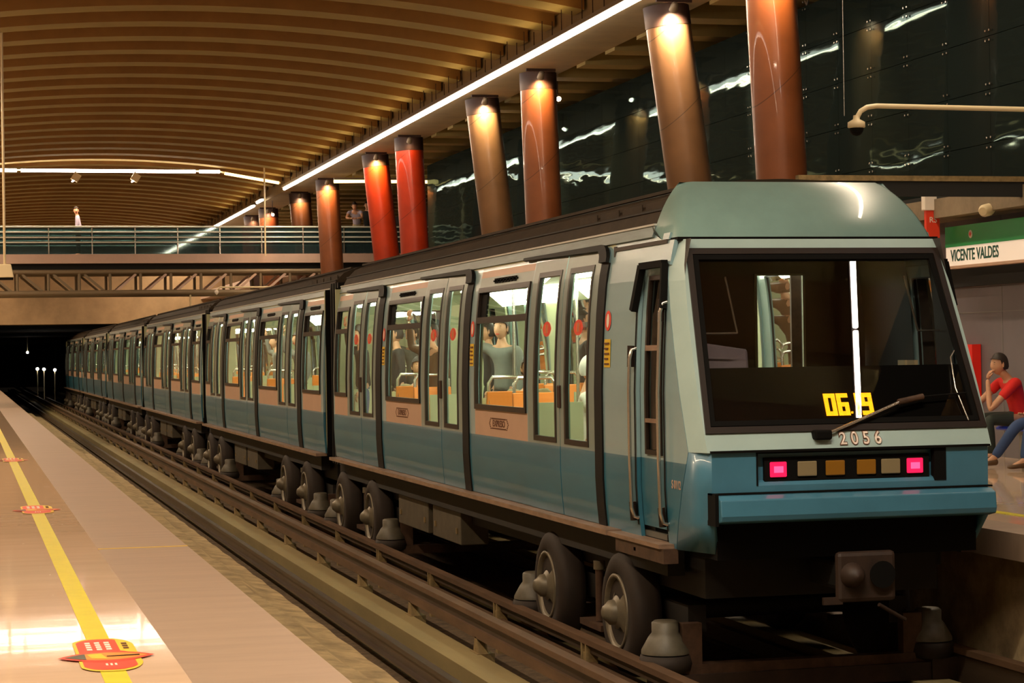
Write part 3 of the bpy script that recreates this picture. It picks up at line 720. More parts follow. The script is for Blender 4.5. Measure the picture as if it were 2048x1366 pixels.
def wheel(root, s, y):
    c = (s*1.14, y, .48)
    ax = 'x' if s > 0 else '-x'
    w = MB().lathe([(.29, -.22), (.40, -.24), (.455, -.215), (.468, -.17), (.468, -.07), (.452, -.025), (.40, 0), (.31, .005), (.295, -.02)], c, ax, 'tyre', 40).build('wheel', 'tyre', root)
    r = MB().lathe([(.285, -.03), (.30, .01), (.275, .015), (.262, -.01), (.24, -.05)], c, ax, 'rim', 40)
    # dished disc with two large openings
    seg = 48; R0, R1 = .085, .25
    vs = []; fs = []
    for k in range(seg):
        t = 2*pi*k/seg; hx = .01
        for rr, dd in ((R0, .035), (.13, .0), (R1, -.045)):
            vs.append((c[0]+s*(dd), c[1]+rr*cos(t), c[2]+rr*sin(t)))
    for k in range(seg):
        t = (k+.5)/seg*2*pi; k2 = (k+1) % seg
        fs.append((3*k, 3*k+1, 3*k2+1, 3*k2))
        if abs(((t-pi/2+pi/2) % pi)-pi/2) < radians(36): continue
        fs.append((3*k+1, 3*k+2, 3*k2+2, 3*k2+1))
    r.add(vs, fs, 'rim', True)
    r.lathe([(.10, .02), (.095, .06), (.07, .085), (.05, .11), (.03, .12), (.0001, .12)], c, ax, 'rim', 24)
    r.build('rim', 'rim', w)
    MB().lathe([(.27, -.06), (.0001, -.061)], c, ax, 'black', 24).build('wheel_back', 'black', w)
    return w
def guide_cone(root, s, y):
    x = s*1.05
    mb = MB().lathe([(.18, .31), (.178, .335), (.125, .43), (.10, .46), (.10, .535), (.08, .55), (.0001, .55)], (x, y, -.03), 'z', 'cover', 28)
    w = mb.build('guide_wheel_cover', 'cover', root)
    MB().lathe([(.14, .17), (.19, .19), (.20, .24), (.185, .30), (.0001, .305)], (x, y, -.03), 'z', 'tyre', 28).build('guide_wheel', 'tyre', w)
def bogie(root, ya, yb):
    for y in (ya, yb):
        for s in (-1, 1): wheel(root, s, y)
    b = MB()
    for s in (-1, 1):
        b.box(s*.8-.07, s*.8+.07, ya-.9, yb+.9, .42, .62, 'under')
    b.box(-.75, .75, (ya+yb)/2-.2, (ya+yb)/2+.2, .4, .8, 'under')
    for y in (ya, yb): b.tube([(-.9, y, .48), (.9, y, .48)], .08, 'under', 12)
    for y in (ya-.95, yb+.95): b.box(-1.15, 1.15, y-.06, y+.06, .1, .2, 'steelbrown').box(-.95, -.8, y-.05, y+.05, .2, .5, 'steelbrown').box(.8, .95, y-.05, y+.05, .2, .5, 'steelbrown')
    b.build('bogie_frame', 'under', root)
    for y in (ya-.90, yb+.78):
        for s in (-1, 1): guide_cone(root, s, y)
    ym = (ya+yb)/2
    for s in (-1, 1):
        b = MB(); b.tube([(s*1.0, ym-.1, .30), (s*1.0, ym-.1, .72)], .035, 'steelbrown', 10).tube([(s*1.0, ym-.1, .72), (s*1.0, ym-.1, .79)], .05, 'rim', 10)
        b.box(s*.98-.09, s*.98+.09, ym-.35, ym+.25, .24, .29, 'steelbrown')
        b.build('damper', 'steelbrown', root)
def train_seat(root, x0, x1, y, face):
    prof = [(0, 1.60), (.42, 1.60), (.45, 1.64), (.06, 1.66), (-.02, 2.12), (-.07, 2.12), (-.03, 1.62)]
    f = face
    st = MB().prism(prof, x0, x1, lambda a, b, c: (c, y+f*a, b), 'orange').box(x0+.05, x1-.05, min(y+f*.05, y+f*.4), max(y+f*.05, y+f*.4), 1.18, 1.6, 'inner').build('seat', 'orange', root, bevel=.01)
    h = MB().tube([(x0+.02, y-f*.045, 2.0), (x0+.02, y-f*.05, 2.20), (x0+.06, y-f*.05, 2.26), (x1-.06, y-f*.05, 2.26), (x1-.02, y-f*.05, 2.20), (x1-.02, y-f*.045, 2.0)], .018, 'chrome', 8)
    h.build('grab_handle', 'chrome', st)
    sticker = MB().add([(x1-.12+.06*cos(a), y-f*.062, 1.98+.075*sin(a)) for a in [2*pi*k/14 for k in range(14)]], [tuple(range(14))], 'red'); sticker.build('seat_emblem', 'red', st)

def build_car(name, label, L0, L1, doors, shorts, bogies, cab, yroot):
    """doors: list of (strip0, strip1, leafmid, leafend, winend, topline_end); everything in car-local y"""
    root = thing(name, label, 'train', (6.0, yroot, 0), group='carriages of the standing blue metro train')
    detail = cab
    for s in (-1, 1):
        holes = []; wins = []
        for (a, b, m, e, we, tl) in doors:
            holes.append((b, e, 1.13, 3.335))
            if we: wins.append((e+.13, we-.28 if detail else we-.2))
        for (a, b) in shorts: wins.append((a, b))
        for (a, b) in wins: holes.append((a, b, 1.98, 3.113))
        cabholes = [(.61, .94, 1.76, 3.03)] if cab else []
        y_a = L0+(2.0 if cab else 0)
        creams = [(max(a-.06, L0), min(b+.06, L1)) for a, b in wins]
        ey = [v for c in creams for v in c]
        def mf(y, z):
            for a, b in creams:
                if a < y < b and (1.705 < z < 1.955 or 3.235 < z < 3.30): return 'cream'
            return 'blue' if z < 1.705 else ('leaf' if any(a < y < b for a, b in creams) and z > 3.0 else 'pale')
        ZB2 = sorted(ZB+[1.955])
        body = skin(MB(), s, y_a, L1, 1.13, 3.36, mf, holes, zb=ZB2, ey=ey).build('body_side', 'pale', root, solid=.03, fix=False)
        # inner lining
        skin(MB(), s, y_a, L1, 1.15, 3.3, 'inner', [h for h in holes], d=-.06, zb=ZB2).build('saloon_wall', 'inner', root, fix=False)
        for (a, b, m, e, we, tl) in doors:
            door_pair(root, s, b, m, e, detail and s < 0)
            strip_seal(root, s, a, b, tl)
        for (a, b) in wins:
            side_window(root, s, a, b, detail)
            if s < 0 and b-a > 1.2: louvre(root, s, (a+b)/2-.0, k=1.5)
        if s < 0:
            for (a, b) in wins:
                if b-a > 1.2:
                    yc = (a+b)/2+.05
                    if detail:
                        text_obj('panel_lettering', 'EXPRESO', .085, frame_mat((0, -1, 0), (0, 0, 1), (-1, 0, 0), (-HW-.002, yc, 1.83)), 'print', root, .001, 1.35, .002)
                        mbx = MB()
                        for q in (-1, 1):
                            for k in range(-3, 4):
                                a0 = q*(.36-.018*abs(k)); mbx.box(-HW-.004, -HW-.001, yc+a0-.012, yc+a0+.012, 1.83+k*.016-.005, 1.83+k*.016+.005, 'print')
                        for zz in (1.785, 1.878):
                            for k in range(-8, 9): mbx.box(-HW-.004, -HW-.001, yc+k*.032-.012, yc+k*.032+.012, zz-.006, zz+.006, 'print')
                        mbx.build('panel_print', 'print', root)
            for (a, b, m, e, we, tl) in doors:
                if not detail: continue
                # red oval and yellow label just in front of each seal
                yy = a-.10
                mb = MB(); n = 16
                mb.add([(-(HW-off(2.74+.08*sin(t)))-.004, yy+.08*cos(t), 2.74+.08*sin(t)) for t in [2*pi*k/n for k in range(n)]][::-1], [tuple(range(n))], 'red')
                mb.add([(-(HW-off(2.74+.055*sin(t)))-.006, yy+.035*cos(t), 2.74+.055*sin(t)) for t in [2*pi*k/n for k in range(n)]][::-1], [tuple(range(n))], 'white')
                mb.build('oval_sticker', 'red', root, fix=False)
                mb = MB(); skin(mb, -1, yy-.09, yy+.07, 2.375, 2.595, 'yellow', d=.004); 
                for k in range(5): mb.box(-HW-.002, -HW+.01, yy-.06+(k % 2)*.02, yy+.05, 2.395+k*.04, 2.408+k*.04, 'print')
                mb.build('yellow_label', 'yellow', root, fix=False)
        # gutter band, pale strip painted as its lit edge
        ya = L0+(.95 if cab else 0)
        g = skin(MB(), s, ya, L1, 3.345, 3.43, 'gutter', d=.02, zb=[]).build('gutter_band', 'gutter', root, solid=.05, fix=False)
        X = s*(HW-off(3.43)+.03)
        MB().box(min(X, X-s*.03), max(X, X-s*.03), ya, L1, 3.43, 3.445, 'gutterline').build('gutter_lit_edge', 'gutterline', g)
        # sill step
        X0 = s*(HW-.06); X1 = s*(HW+.10)
        MB().box(min(X0, X1), max(X0, X1), L0+(1.6 if cab else .1), L1-.15, 1.085, 1.125, 'sill').build('sill_step', 'sill', root)
        MB().box(min(s*.95, s*1.08), max(s*.95, s*1.08), L0+.6, L1-.1, .86, 1.12, 'under').build('solebar', 'under', root)
    # roof
    rp = [(-.99, 3.44), (-.93, 3.55), (-.82, 3.66), (-.62, 3.74), (-.3, 3.775), (0, 3.785)]
    rp = rp+[(-a, z) for a, z in rp[:-1]][::-1]
    ya = L0+(.96 if cab else 0)
    vs = []; fs = []; nn = len(rp)
    for y in (ya, L1):
        for a, z in rp: vs.append((a, y, z))
    for i in range(nn-1): fs.append((i, i+1, nn+i+1, nn+i))
    fs.append(tuple(range(nn))); fs.append(tuple(range(nn, 2*nn))[::-1])
    rf = MB().add(vs, fs, 'roof')
    rfo = rf.build('roof', 'roof', root)
    fin = MB()
    k = ya+.05
    while k < ya+2.2:
        for s in (-1, 1): fin.beam((s*.90, k, 3.60), (s*.90, k+.5, 3.60), .01, .06, 'roof')
        k += .6
    for s in (-1, 1):
        fin.box(s*.93-.012, s*.93+.012, ya, L1, 3.55, 3.565, 'under'); fin.box(s*.7-.02, s*.7+.02, ya, L1, 3.72, 3.745, 'roof')
    fin.build('roof_ribs', 'roof', rfo)
    # ceiling, floor, lights
    MB().box(-1.03, 1.03, L0+(1.9 if cab else .02), L1-.02, 3.31, 3.35, 'inner').build('saloon_ceiling', 'inner', root)
    MB().box(-1.08, 1.08, L0+(.6 if cab else .02), L1-.02, 1.12, 1.16, 'ifloor').build('saloon_floor', 'ifloor', root)
    lt = MB()
    for s in (-1, 1):
        y = L0+(2.2 if cab else .4)
        while y+1.2 < L1:
            lt.hexa([(s*.78, y, 3.29), (s*.98, y, 3.12), (s*.98, y+1.25, 3.12), (s*.78, y+1.25, 3.29), (s*.80, y, 3.31), (s*1.0, y, 3.14), (s*1.0, y+1.25, 3.14), (s*.80, y+1.25, 3.31)], 'coach_light')
            y += 2.0
    lt.build('saloon_lights', 'coach_light', root)
    # end walls, gangway
    if True:
        e = MB().box(-HW+.04, -.5, L1-.03, L1, 1.13, 3.4, 'inner').box(.5, HW-.04, L1-.03, L1, 1.13, 3.4, 'inner').box(-.5, .5, L1-.03, L1, 3.1, 3.4, 'inner')
        e.build('end_wall', 'inner', root)
        MB().box(-HW+.05, -.5, L1, L1+.006, 1.1, 3.42, 'black').box(.5, HW-.05, L1, L1+.006, 1.1, 3.42, 'black').build('end_cladding', 'black', root)
        gmb = MB()
        for k in range(9):
            y = L1+.01+k*.094; h = .0 if k % 2 else .05
            gmb.box(-1.04+h, -.5, y, y+.094, 1.0+h, 3.5-h, 'rubber').box(.5, 1.04-h, y, y+.094, 1.0+h, 3.5-h, 'rubber').box(-.5, .5, y, y+.094, 3.1, 3.5-h, 'rubber').box(-.5, .5, y, y+.094, 1.0+h, 1.15, 'rubber')
        gmb.build('gangway_bellows', 'rubber', root)
        for s in (-1, 1):
            skin(MB(), s, L1-.01, L1+.14, 1.13, 3.4, 'rubber', d=-.02).build('end_seal', 'rubber', root, solid=.05, fix=False)
    if not cab:
        MB().box(-HW+.04, -.5, L0, L0+.03, 1.13, 3.4, 'inner').box(.5, HW-.04, L0, L0+.03, 1.13, 3.4, 'inner').box(-.5, .5, L0, L0+.03, 3.1, 3.4, 'inner').build('end_wall', 'inner', root)
    if not cab: MB().box(-HW+.05, -.5, L0-.006, L0, 1.1, 3.42, 'black').box(.5, HW-.05, L0-.006, L0, 1.1, 3.42, 'black').build('end_cladding', 'black', root)
    MB().box(-.9, .9, L0+.3, L1-.1, .72, 1.1, 'under').build('underframe', 'under', root)
    for ya, yb in bogies: bogie(root, ya, yb)
    # equipment boxes
    ym = (bogies[0][1]+bogies[1][0])/2
    for s in (-1, 1):
        for a, b in ((ym-.35, ym+1.0), (ym+1.25, ym+2.9)):
            q = MB().box(min(s*.72, s*1.02), max(s*.72, s*1.02), a, b, .50, .84, 'box').build('equipment_box', 'box', root, bevel=.01)
            [MB().box(min(s*1.02, s*1.035), max(s*1.02, s*1.035), c_-.02, c_+.02, .61, .67, 'bracket').build('latch', 'bracket', q) for c_ in (a+.15, b-.15)]
    # seats and poles
    for (a, b, m, e, we, tl) in doors:
        if we:
            yc = e+.13+(we-e)*.90
            for s in (-1, 1):
                x0, x1 = (-1.0, -.56) if s < 0 else (.56, 1.0)
                train_seat(root, x0, x1, yc, 1); train_seat(root, x0, x1, yc-1.1, -1)
        MB().tube([(-.35, m, 1.16), (-.35, m, 3.3)], .018, 'chrome', 8).tube([(.35, m, 1.16), (.35, m, 3.3)], .018, 'chrome', 8).build('grab_pole', 'chrome', root)
        for s in (-1, 1):
            for yy in (b-.1, e+.08):
                x0, x1 = sorted((s*1.04, s*.62)); MB().box(x0, x1, yy-.015, yy+.015, 1.16, 2.05, 'inner').build('draught_screen', 'inner', root)
    return root

YR = 14.0
doors1 = [(1.95, 2.15, 3.165, 4.2, 6.5, 4.6), (6.52, 6.78, 7.75, 8.75, 11.05, 9.1), (11.10, 11.43, 12.4, 13.4, None, 13.8)]
car1 = build_car('metro_carriage', 'leading blue metro carriage with windscreen, red tail lamps and number 2056', 0, 14.53, doors1, [(13.5, 14.38)],
                 [(1.67, 3.70), (12.0, 14.1)], True, YR)
dL = [(2.0, 2.35, 3.37, 4.4, 6.85, 4.8), (6.85, 7.2, 8.22, 9.25, 11.7, 9.6), (11.7, 12.05, 13.05, 14.05, None, 14.3)]
car2 = build_car('metro_carriage', 'second blue metro carriage, coupled right behind the leading one', 0, 15.0, dL, [(.25, 1.8), (14.15, 14.85)],
                 [(1.8, 3.9), (12.6, 14.5)], False, 29.41)
for k, lab in ((1, 'third blue metro carriage from the windscreen'), (2, 'fourth blue metro carriage, passing under the footbridge'), (3, 'fifth blue metro carriage near the tunnel mouth'), (4, 'last visible blue metro carriage, reaching into the tunnel')):
    dup(car2, (6.0, 29.41+15.9*k, 0), label=lab)

# ------------------------------------------------------------------ cab of the leading carriage (local: x from centre, y from 14.0)
def P(x, Y, z): return (x, Y-14.0, z)
def front_y(z): return 13.81+(z-1.945)*.447           # raked windscreen plane
# corner / side panel between nose and first door seal
for s in (-1, 1):
    mb = MB()
    zs = [1.08, 1.3, 1.5, 1.705, 1.79, 1.975, 2.2, 2.5, 2.8, 3.03, 3.2, 3.30]
    def seam(z): return 14.30+(13.93-14.30)*(z-1.08)/(1.79-1.08) if z < 1.79 else 13.93+(14.57-13.93)*((z-1.79)/1.51)**1.0
    dy0, dy1 = 14.46, 15.10
    def X(z): return s*(HW-off(z))
    def cellrow(ya_fn, yb_fn, holes=None):
        for a, b in zip(zs, zs[1:]):
            q = [(X(a), ya_fn(a)-14, a), (X(a), yb_fn(a)-14, a), (X(b), yb_fn(b)-14, b), (X(b), ya_fn(b)-14, b)]
            if s < 0: q = q[::-1]
            mb.add(q, [(0, 1, 2, 3)], two_tone(0, (a+b)/2))
    cellrow(lambda z: seam(z)+.012, lambda z: max(dy0, seam(z)+.02))
    cellrow(lambda z: dy1, lambda z: 15.97)
    # above the door
    skin(mb, s, dy0-14, dy1-14, 3.12, 3.30, 'pale')
    skin(mb, s, .60, 1.97, 3.30, 3.36, 'pale')
    mb.build('cab_side', 'pale', car1, solid=.03, fix=False)
    for a_, b_ in ((.30, .58), (.97, 1.9)): skin(MB(), s, a_, b_, 1.15, 3.3, 'icab', d=-.07).build('cab_lining', 'icab', car1, fix=False)
    # cab door, slightly recessed
    dl = skin(MB(), s, dy0-14+.01, dy1-14-.01, 1.20, 3.12, two_tone, [(.60, .93, 1.76, 3.03)], d=-.03).build('cab_door', 'pale', car1, solid=.03, fix=False)
    ring(MB(), s, .575, .955, 1.735, 3.055, .035, 'frame', -.015).build('window_frame', 'frame', dl, solid=.03, fix=False)
    for za_, zb_ in ((2.50, 2.54), (1.97, 2.0)): skin(MB(), s, .60, .93, za_, zb_, 'sill', d=-.01).build('window_bar', 'sill', dl, solid=.02, fix=False)
    skin(MB(), s, .60, .93, 1.76, 3.03, 'doorpane', d=-.035).build('window_pane', 'doorpane', dl, fix=False)
    lk = MB()
    for ya_, yb__ in ((.62, .745), (.785, .91)): lk.box(*sorted((s*.93, s*.90)), ya_, yb__, 1.99, 2.40, 'cream_metal')
    lk.box(*sorted((s*.935, s*.90)), .60, .93, 1.93, 1.97, 'cream_metal').build('cab_locker', 'cream_metal', car1)
    # black hood above the door and its legs
    hd = MB()
    def pt(y, z, d=.03): return (s*(HW-off(z)+d), y, z)
    for a, b, wd in (((.50, 3.13), (1.03, 3.13), .05), ((1.03, 3.13), (1.13, 2.80), .06), ((.50, 3.13), (.44, 2.80), .035)):
        hd.beam(pt(*a), pt(*b), wd, .05, 'black', up=(1, 0, 0))
    hd.build('door_hood', 'black', car1)
    for yy, z0, z1, nm in ((1.12, 1.25, 2.52, 'far'), (.44, 1.25, 2.85, 'near')):
        h = MB().tube([pt(yy, z0, .0), pt(yy, z0+.01, .035), pt(yy, z0+.08, .05), pt(yy, 1.7, .05), pt(yy, 2.2, .05), pt(yy, z1-.08, .05), pt(yy, z1-.01, .035), pt(yy, z1, .0)], .014, 'chrome', 10)
        h.tube([pt(yy+.035, z1+.02, .03), pt(yy+.035, z1-.14, .03)], .028, 'frame', 8).tube([pt(yy+.035, z0-.02, .03), pt(yy+.035, z0+.12, .03)], .028, 'frame', 8)
        h.build('door_handrail', 'chrome', car1)
        skin(MB(), s, yy-.012, yy+.018, 1.2, 2.85, 'black', d=.006).build('handrail_recess', 'black', car1, fix=False)
    x0, x1 = sorted((s*(HW-.04), s*(HW+.07)))
    MB().box(x0, x1, .30, 1.45, .98, 1.085, 'steelbrown').box(min(s*1.14, s*1.16)+s*.05, max(s*1.14, s*1.16)+s*.05, .95, 1.0, 1.02, 1.045, 'black').build('cab_step', 'steelbrown', car1)
    MB().box(*sorted((s*(HW-.05), s*(HW+.09))), .35, 1.65, 1.085, 1.115, 'sill').build('sill_step', 'sill', car1)
text_obj('carriage_number', 'S 0112', .085, frame_mat((0, -1, 0), (0, 0, 1), (-1, 0, 0), (-HW-.003, .20, 1.545)), 'cream', car1, .001, .85, .001)

# fascia : flat raked front, slightly chamfered corners
def fx(z):      # (flat half width, side half width, side Y, front Y)
    sw = HW-off(z)
    return sw-.07, sw
def fy(z): return front_y(z) if z >= 1.79 else 13.74
def sy(z): return 14.30+(13.93-14.30)*(z-1.08)/(.71) if z < 1.79 else 13.93+(14.57-13.93)*((z-1.79)/1.51)
ws_z0, ws_z1 = 1.93, 3.225
def wsx(z): return 1.055-(z-1.93)*.062
mb = MB()
zz = [1.79, 1.93, 2.2, 2.5, 2.8, 3.0, 3.225, 3.30]
for a, b in zip(zz, zz[1:]):
    for s in (-1, 1):
        fa, sa = fx(a); fb_, sb = fx(b)
        # chamfer
        mb.add([P(s*fa, fy(a), a), P(s*sa, sy(a), a), P(s*sb, sy(b), b), P(s*fb_, fy(b), b)], [(0, 1, 2, 3)], 'mint', False)
        if a >= 1.93 and b <= 3.2251:
            mb.add([P(s*min(fa, wsx(a)), fy(a), a), P(s*fa, fy(a), a), P(s*fb_, fy(b), b), P(s*min(fb_, wsx(b)), fy(b), b)], [(0, 1, 2, 3)], 'mint')
    if not (a >= 1.93 and b <= 3.2251):
        fa, _ = fx(a); fb_, _ = fx(b)
        mb.add([P(-fa, fy(a), a), P(fa, fy(a), a), P(fb_, fy(b), b), P(-fb_, fy(b), b)], [(0, 1, 2, 3)], 'mint')
mb.build('front_fascia', 'mint', car1, solid=.04, weld=True)
# windscreen frame, glass
def wring(mb, o0, o1, m, dy):
    def cor(o): return [P(-wsx(ws_z0)-o, fy(ws_z0-o)+dy, ws_z0-o), P(wsx(ws_z0)+o, fy(ws_z0-o)+dy, ws_z0-o), P(wsx(ws_z1)+o, fy(ws_z1+o)+dy, ws_z1+o), P(-wsx(ws_z1)-o, fy(ws_z1+o)+dy, ws_z1+o)]
    A = cor(o0); B = cor(o1)
    mb.add(A+B, [(i, (i+1) % 4, 4+(i+1) % 4, 4+i) for i in range(4)], m)
mb = MB(); wring(mb, .008, -.035, 'frame', -.016); wring(mb, -.040, -.075, 'black', -.010); wf = mb.build('windscreen_frame', 'frame', car1, solid=.02, weld=True)
mb = MB(); N_ = 16
vs = []
for k in range(N_+1):
    t = -1+2*k/N_
    for z in (ws_z0+.02, (ws_z0+ws_z1)/2, ws_z1-.02): vs.append(P(t*(wsx(z)-.03), fy(z)+.012, z))
mb.add(vs, [(3*k+j, 3*(k+1)+j, 3*(k+1)+j+1, 3*k+j+1) for k in range(N_) for j in range(2)], 'wscreen', True)
mb.build('windscreen', 'wscreen', car1)
# black lower field of the glass
def wq(x0, x1, z0, z1, dy=.03): return [P(x0, fy(z0)+dy, z0), P(x1, fy(z0)+dy, z0), P(x1, fy(z1)+dy, z1), P(x0, fy(z1)+dy, z1)]
mb = MB().add(wq(-1.02, 1.02, 1.94, 2.37), [(0, 1, 2, 3)], 'black'); mb.build('lower_black_field', 'black', car1)
# nose below the belt
nb = MB()
FL, FR = 1.06, 1.06
def quad(*p): nb.add([P(*q) for q in p], [(0, 1, 2, 3)], 'noseblue')
for s in (-1, 1):
    for a, b in ((1.08, 1.30), (1.30, 1.505), (1.505, 1.79)):
        fa = 1.04 if a > 1.2 else .98; fb_ = 1.04
        ya = 13.74 if a > 1.2 else 13.86
        nb.add([P(s*fa, ya, a), P(s*(HW-off(a)), sy(a), a), P(s*(HW-off(b)), sy(b), b), P(s*fb_, 13.74, b)], [(0, 1, 2, 3)], 'noseblue', True)
# front band with the lamp recess
bz0, bz1, bx = 1.555, 1.775, .715
quad((-1.04, 13.74, 1.505), (1.04, 13.74, 1.505), (1.04, 13.74, bz0), (-1.04, 13.74, bz0))
quad((-1.04, 13.74, bz0), (-bx, 13.74, bz0), (-bx, 13.74, 1.79), (-1.04, 13.74, 1.79))
quad((bx, 13.74, bz0), (1.04, 13.74, bz0), (1.04, 13.74, 1.79), (bx, 13.74, 1.79))
quad((-bx, 13.74, bz0), (bx, 13.74, bz0), (bx, 13.80, bz0+.005), (-bx, 13.80, bz0+.005))
nb.add([P(-bx, 13.80, bz0), P(bx, 13.80, bz0), P(bx, 13.80, 1.79), P(-bx, 13.80, 1.79)], [(0, 1, 2, 3)], 'noseblue')
nb.build('nose', 'noseblue', car1, solid=.03, weld=True)
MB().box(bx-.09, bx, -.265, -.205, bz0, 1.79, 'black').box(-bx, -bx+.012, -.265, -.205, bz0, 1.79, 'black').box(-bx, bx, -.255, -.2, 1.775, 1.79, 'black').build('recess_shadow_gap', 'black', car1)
MB().box(-1.05, 1.05, -.285, -.22, 1.786, 1.802, 'black').build('belt_gap', 'black', car1)
# lamps
lb = MB().box(-.645, .60, -.235, -.20, 1.578, 1.745, 'black').build('lamp_panel', 'steelbrown', car1, bevel=.006)
for k, (x, m, nm) in enumerate([(-.545, 'lamp_red', 'tail_lamp'), (-.33, 'lamp_clear', 'head_lamp'), (-.12, 'lamp_amber', 'signal_lamp'), (.115, 'lamp_amber', 'signal_lamp'), (.30, 'lamp_clear', 'head_lamp'), (.485, 'lamp_red', 'tail_lamp')]):
    w_ = .062 if m == 'lamp_red' else .072
    q = MB().box(x-w_, x+w_, -.25, -.235, 1.61, 1.715, m).build(nm, m, lb, bevel=.012)
    if m == 'lamp_red': MB().box(x-.035, x+.035, -.253, -.249, 1.64, 1.685, 'lamp_red_core').build('bulb', 'lamp_red_core', lb, bevel=.008)
# bumper
bp = MB()
prof = [(13.70, 1.30), (13.60, 1.32), (13.585, 1.36), (13.60, 1.47), (13.66, 1.495), (13.74, 1.50)]
bp.prism(prof, -1.03, 1.03, lambda a, b, c: P(c, a, b), 'noseblue'); bp.build('bumper', 'noseblue', car1, bevel=.008)
MB().box(-1.055, 1.055, -.30, -.2, 1.50, 1.512, 'black').box(-1.055, -1.03, -.36, -.2, 1.29, 1.512, 'black').build('bumper_gap', 'black', car1)
MB().box(-.98, .98, -.18, .3, 1.04, 1.30, 'black').build('front_valance', 'black', car1)
# number 2056
rz = Vector((0, .447, 1)).normalized(); rn = Vector((0, -1, .447)).normalized()
num_ = MB()
for q_, ch_ in enumerate('2056'):
    M_ = frame_mat((1, 0, 0), rz, rn, P(-.055+q_*.088, fy(1.86)-.004, 1.862))
    text_obj('train_number_outline', ch_, .135, M_, 'print', car1, .002, .80, .007)
    text_obj('train_number', ch_, .135, frame_mat((1, 0, 0), rz, rn, P(-.055+q_*.088, fy(1.86)-.007, 1.862)), 'numwhite', car1, .003, .80, .001)
# display with segment digits
DG = {'0': 'abcdef', '6': 'afedcg', '1': 'bc', '9': 'abcdfg'}
def seg_digit(mb, ch, x, z, w_, h, t):
    S = {'a': (x, z+h, x+w_, z+h), 'g': (x, z+h/2, x+w_, z+h/2), 'd': (x, z, x+w_, z), 'f': (x, z+h/2, x, z+h), 'e': (x, z, x, z+h/2), 'b': (x+w_, z+h/2, x+w_, z+h), 'c': (x+w_, z, x+w_, z+h/2)}
    for c in DG[ch]:
        x0, z0, x1, z1 = S[c]; x0 -= t/2; x1 += t/2; z0 -= t/2; z1 += t/2
        mb.hexa([P(x0, fy(z0)-.0+.012, z0), P(x1, fy(z0)+.012, z0), P(x1, fy(z1)+.012, z1), P(x0, fy(z1)+.012, z1),
                 P(x0, fy(z0)+.02, z0), P(x1, fy(z0)+.02, z0), P(x1, fy(z1)+.02, z1), P(x0, fy(z1)+.02, z1)], 'led')
dsp = MB()
for ch, x in (('0', -.118), ('6', -.022), ('1', .060), ('9', .160)): seg_digit(dsp, ch, x, 2.038, .056, .125, .030)
dsp.box(.058, .072, fy(2.05)-14+.012, fy(2.05)-14+.02, 2.035, 2.05, 'led')
dsp.build('display', 'led', car1)
# wiper
wp = MB().tube([P(-.18, fy(1.90)-.03, 1.90), P(.03, fy(1.97)-.05, 1.975), P(.42, fy(2.10)-.05, 2.115)], .011, 'chrome', 8)
wp.tube([P(.40, fy(2.10)-.05, 2.11), P(.60, fy(2.13)-.04, 2.145)], .022, 'steelbrown', 8).tube([P(.55, fy(2.13)-.03, 2.14), P(.95, fy(2.16)-.03, 2.165)], .007, 'black', 6)
wpo = wp.build('wiper', 'chrome', car1)
MB().box(-.28, -.15, fy(1.9)-14-.07, fy(1.9)-14+.02, 1.86, 1.93, 'black').build('wiper_motor', 'black', wpo, bevel=.015)
MB().tube([P(.98, fy(2.55)-.01, 2.50), P(.90, fy(2.45)-.02, 2.42), P(.88, fy(2.2)-.02, 2.2), P(.93, fy(1.98)-.02, 1.97)], .006, 'chrome', 6).build('washer_hose', 'chrome', car1)
# roof front cap
cap = MB()
yb_ = 14.96
K = 10
def capsec(hw, z0, z1, nexp):
    return
rows = []
# rings from base front edge up to the top rear, each ring a half outline from left side-rear round the front to the right side-rear
for i in range(K+1):
    t = i/K; ang = t*pi/2
    z = 3.315+(3.755-3.315)*(.6*t+.4*sin(ang))
    hwid = 1.02-.22*(.6*t+.4*(1-cos(ang)))
    yf = 14.46+.46*(1-cos(ang))**.75 if i else 14.46
    yf = 14.46+(14.90-14.46)*(t**1.2)
    sh = min(.08, .02+.06)
    row = [(-hwid-.02, yb_, max(z, 3.43) if i == 0 else z), (-hwid-.015, (yf+yb_)/2+.05, z), (-hwid+.01, yf+.09, z), (-hwid+.07, yf, z), (0, yf-.012, z), (hwid-.07, yf, z), (hwid-.01, yf+.09, z), (hwid+.015, (yf+yb_)/2+.05, z), (hwid+.02, yb_, max(z, 3.43) if i == 0 else z)]
    rows.append([P(*q) for q in row])
vs = [p for r in rows for p in r]; nn = 9
fs = [(i*nn+k, i*nn+k+1, (i+1)*nn+k+1, (i+1)*nn+k) for i in range(K) for k in range(nn-1)]
cap.add(vs, fs, 'cap', True); cap.add(rows[-1], [tuple(range(nn))], 'cap')
capo = cap.build('roof_cap', 'cap', car1)
MB().box(-1.02, 1.02, .44, .6, 3.29, 3.318, 'black').build('cap_gap', 'black', car1)
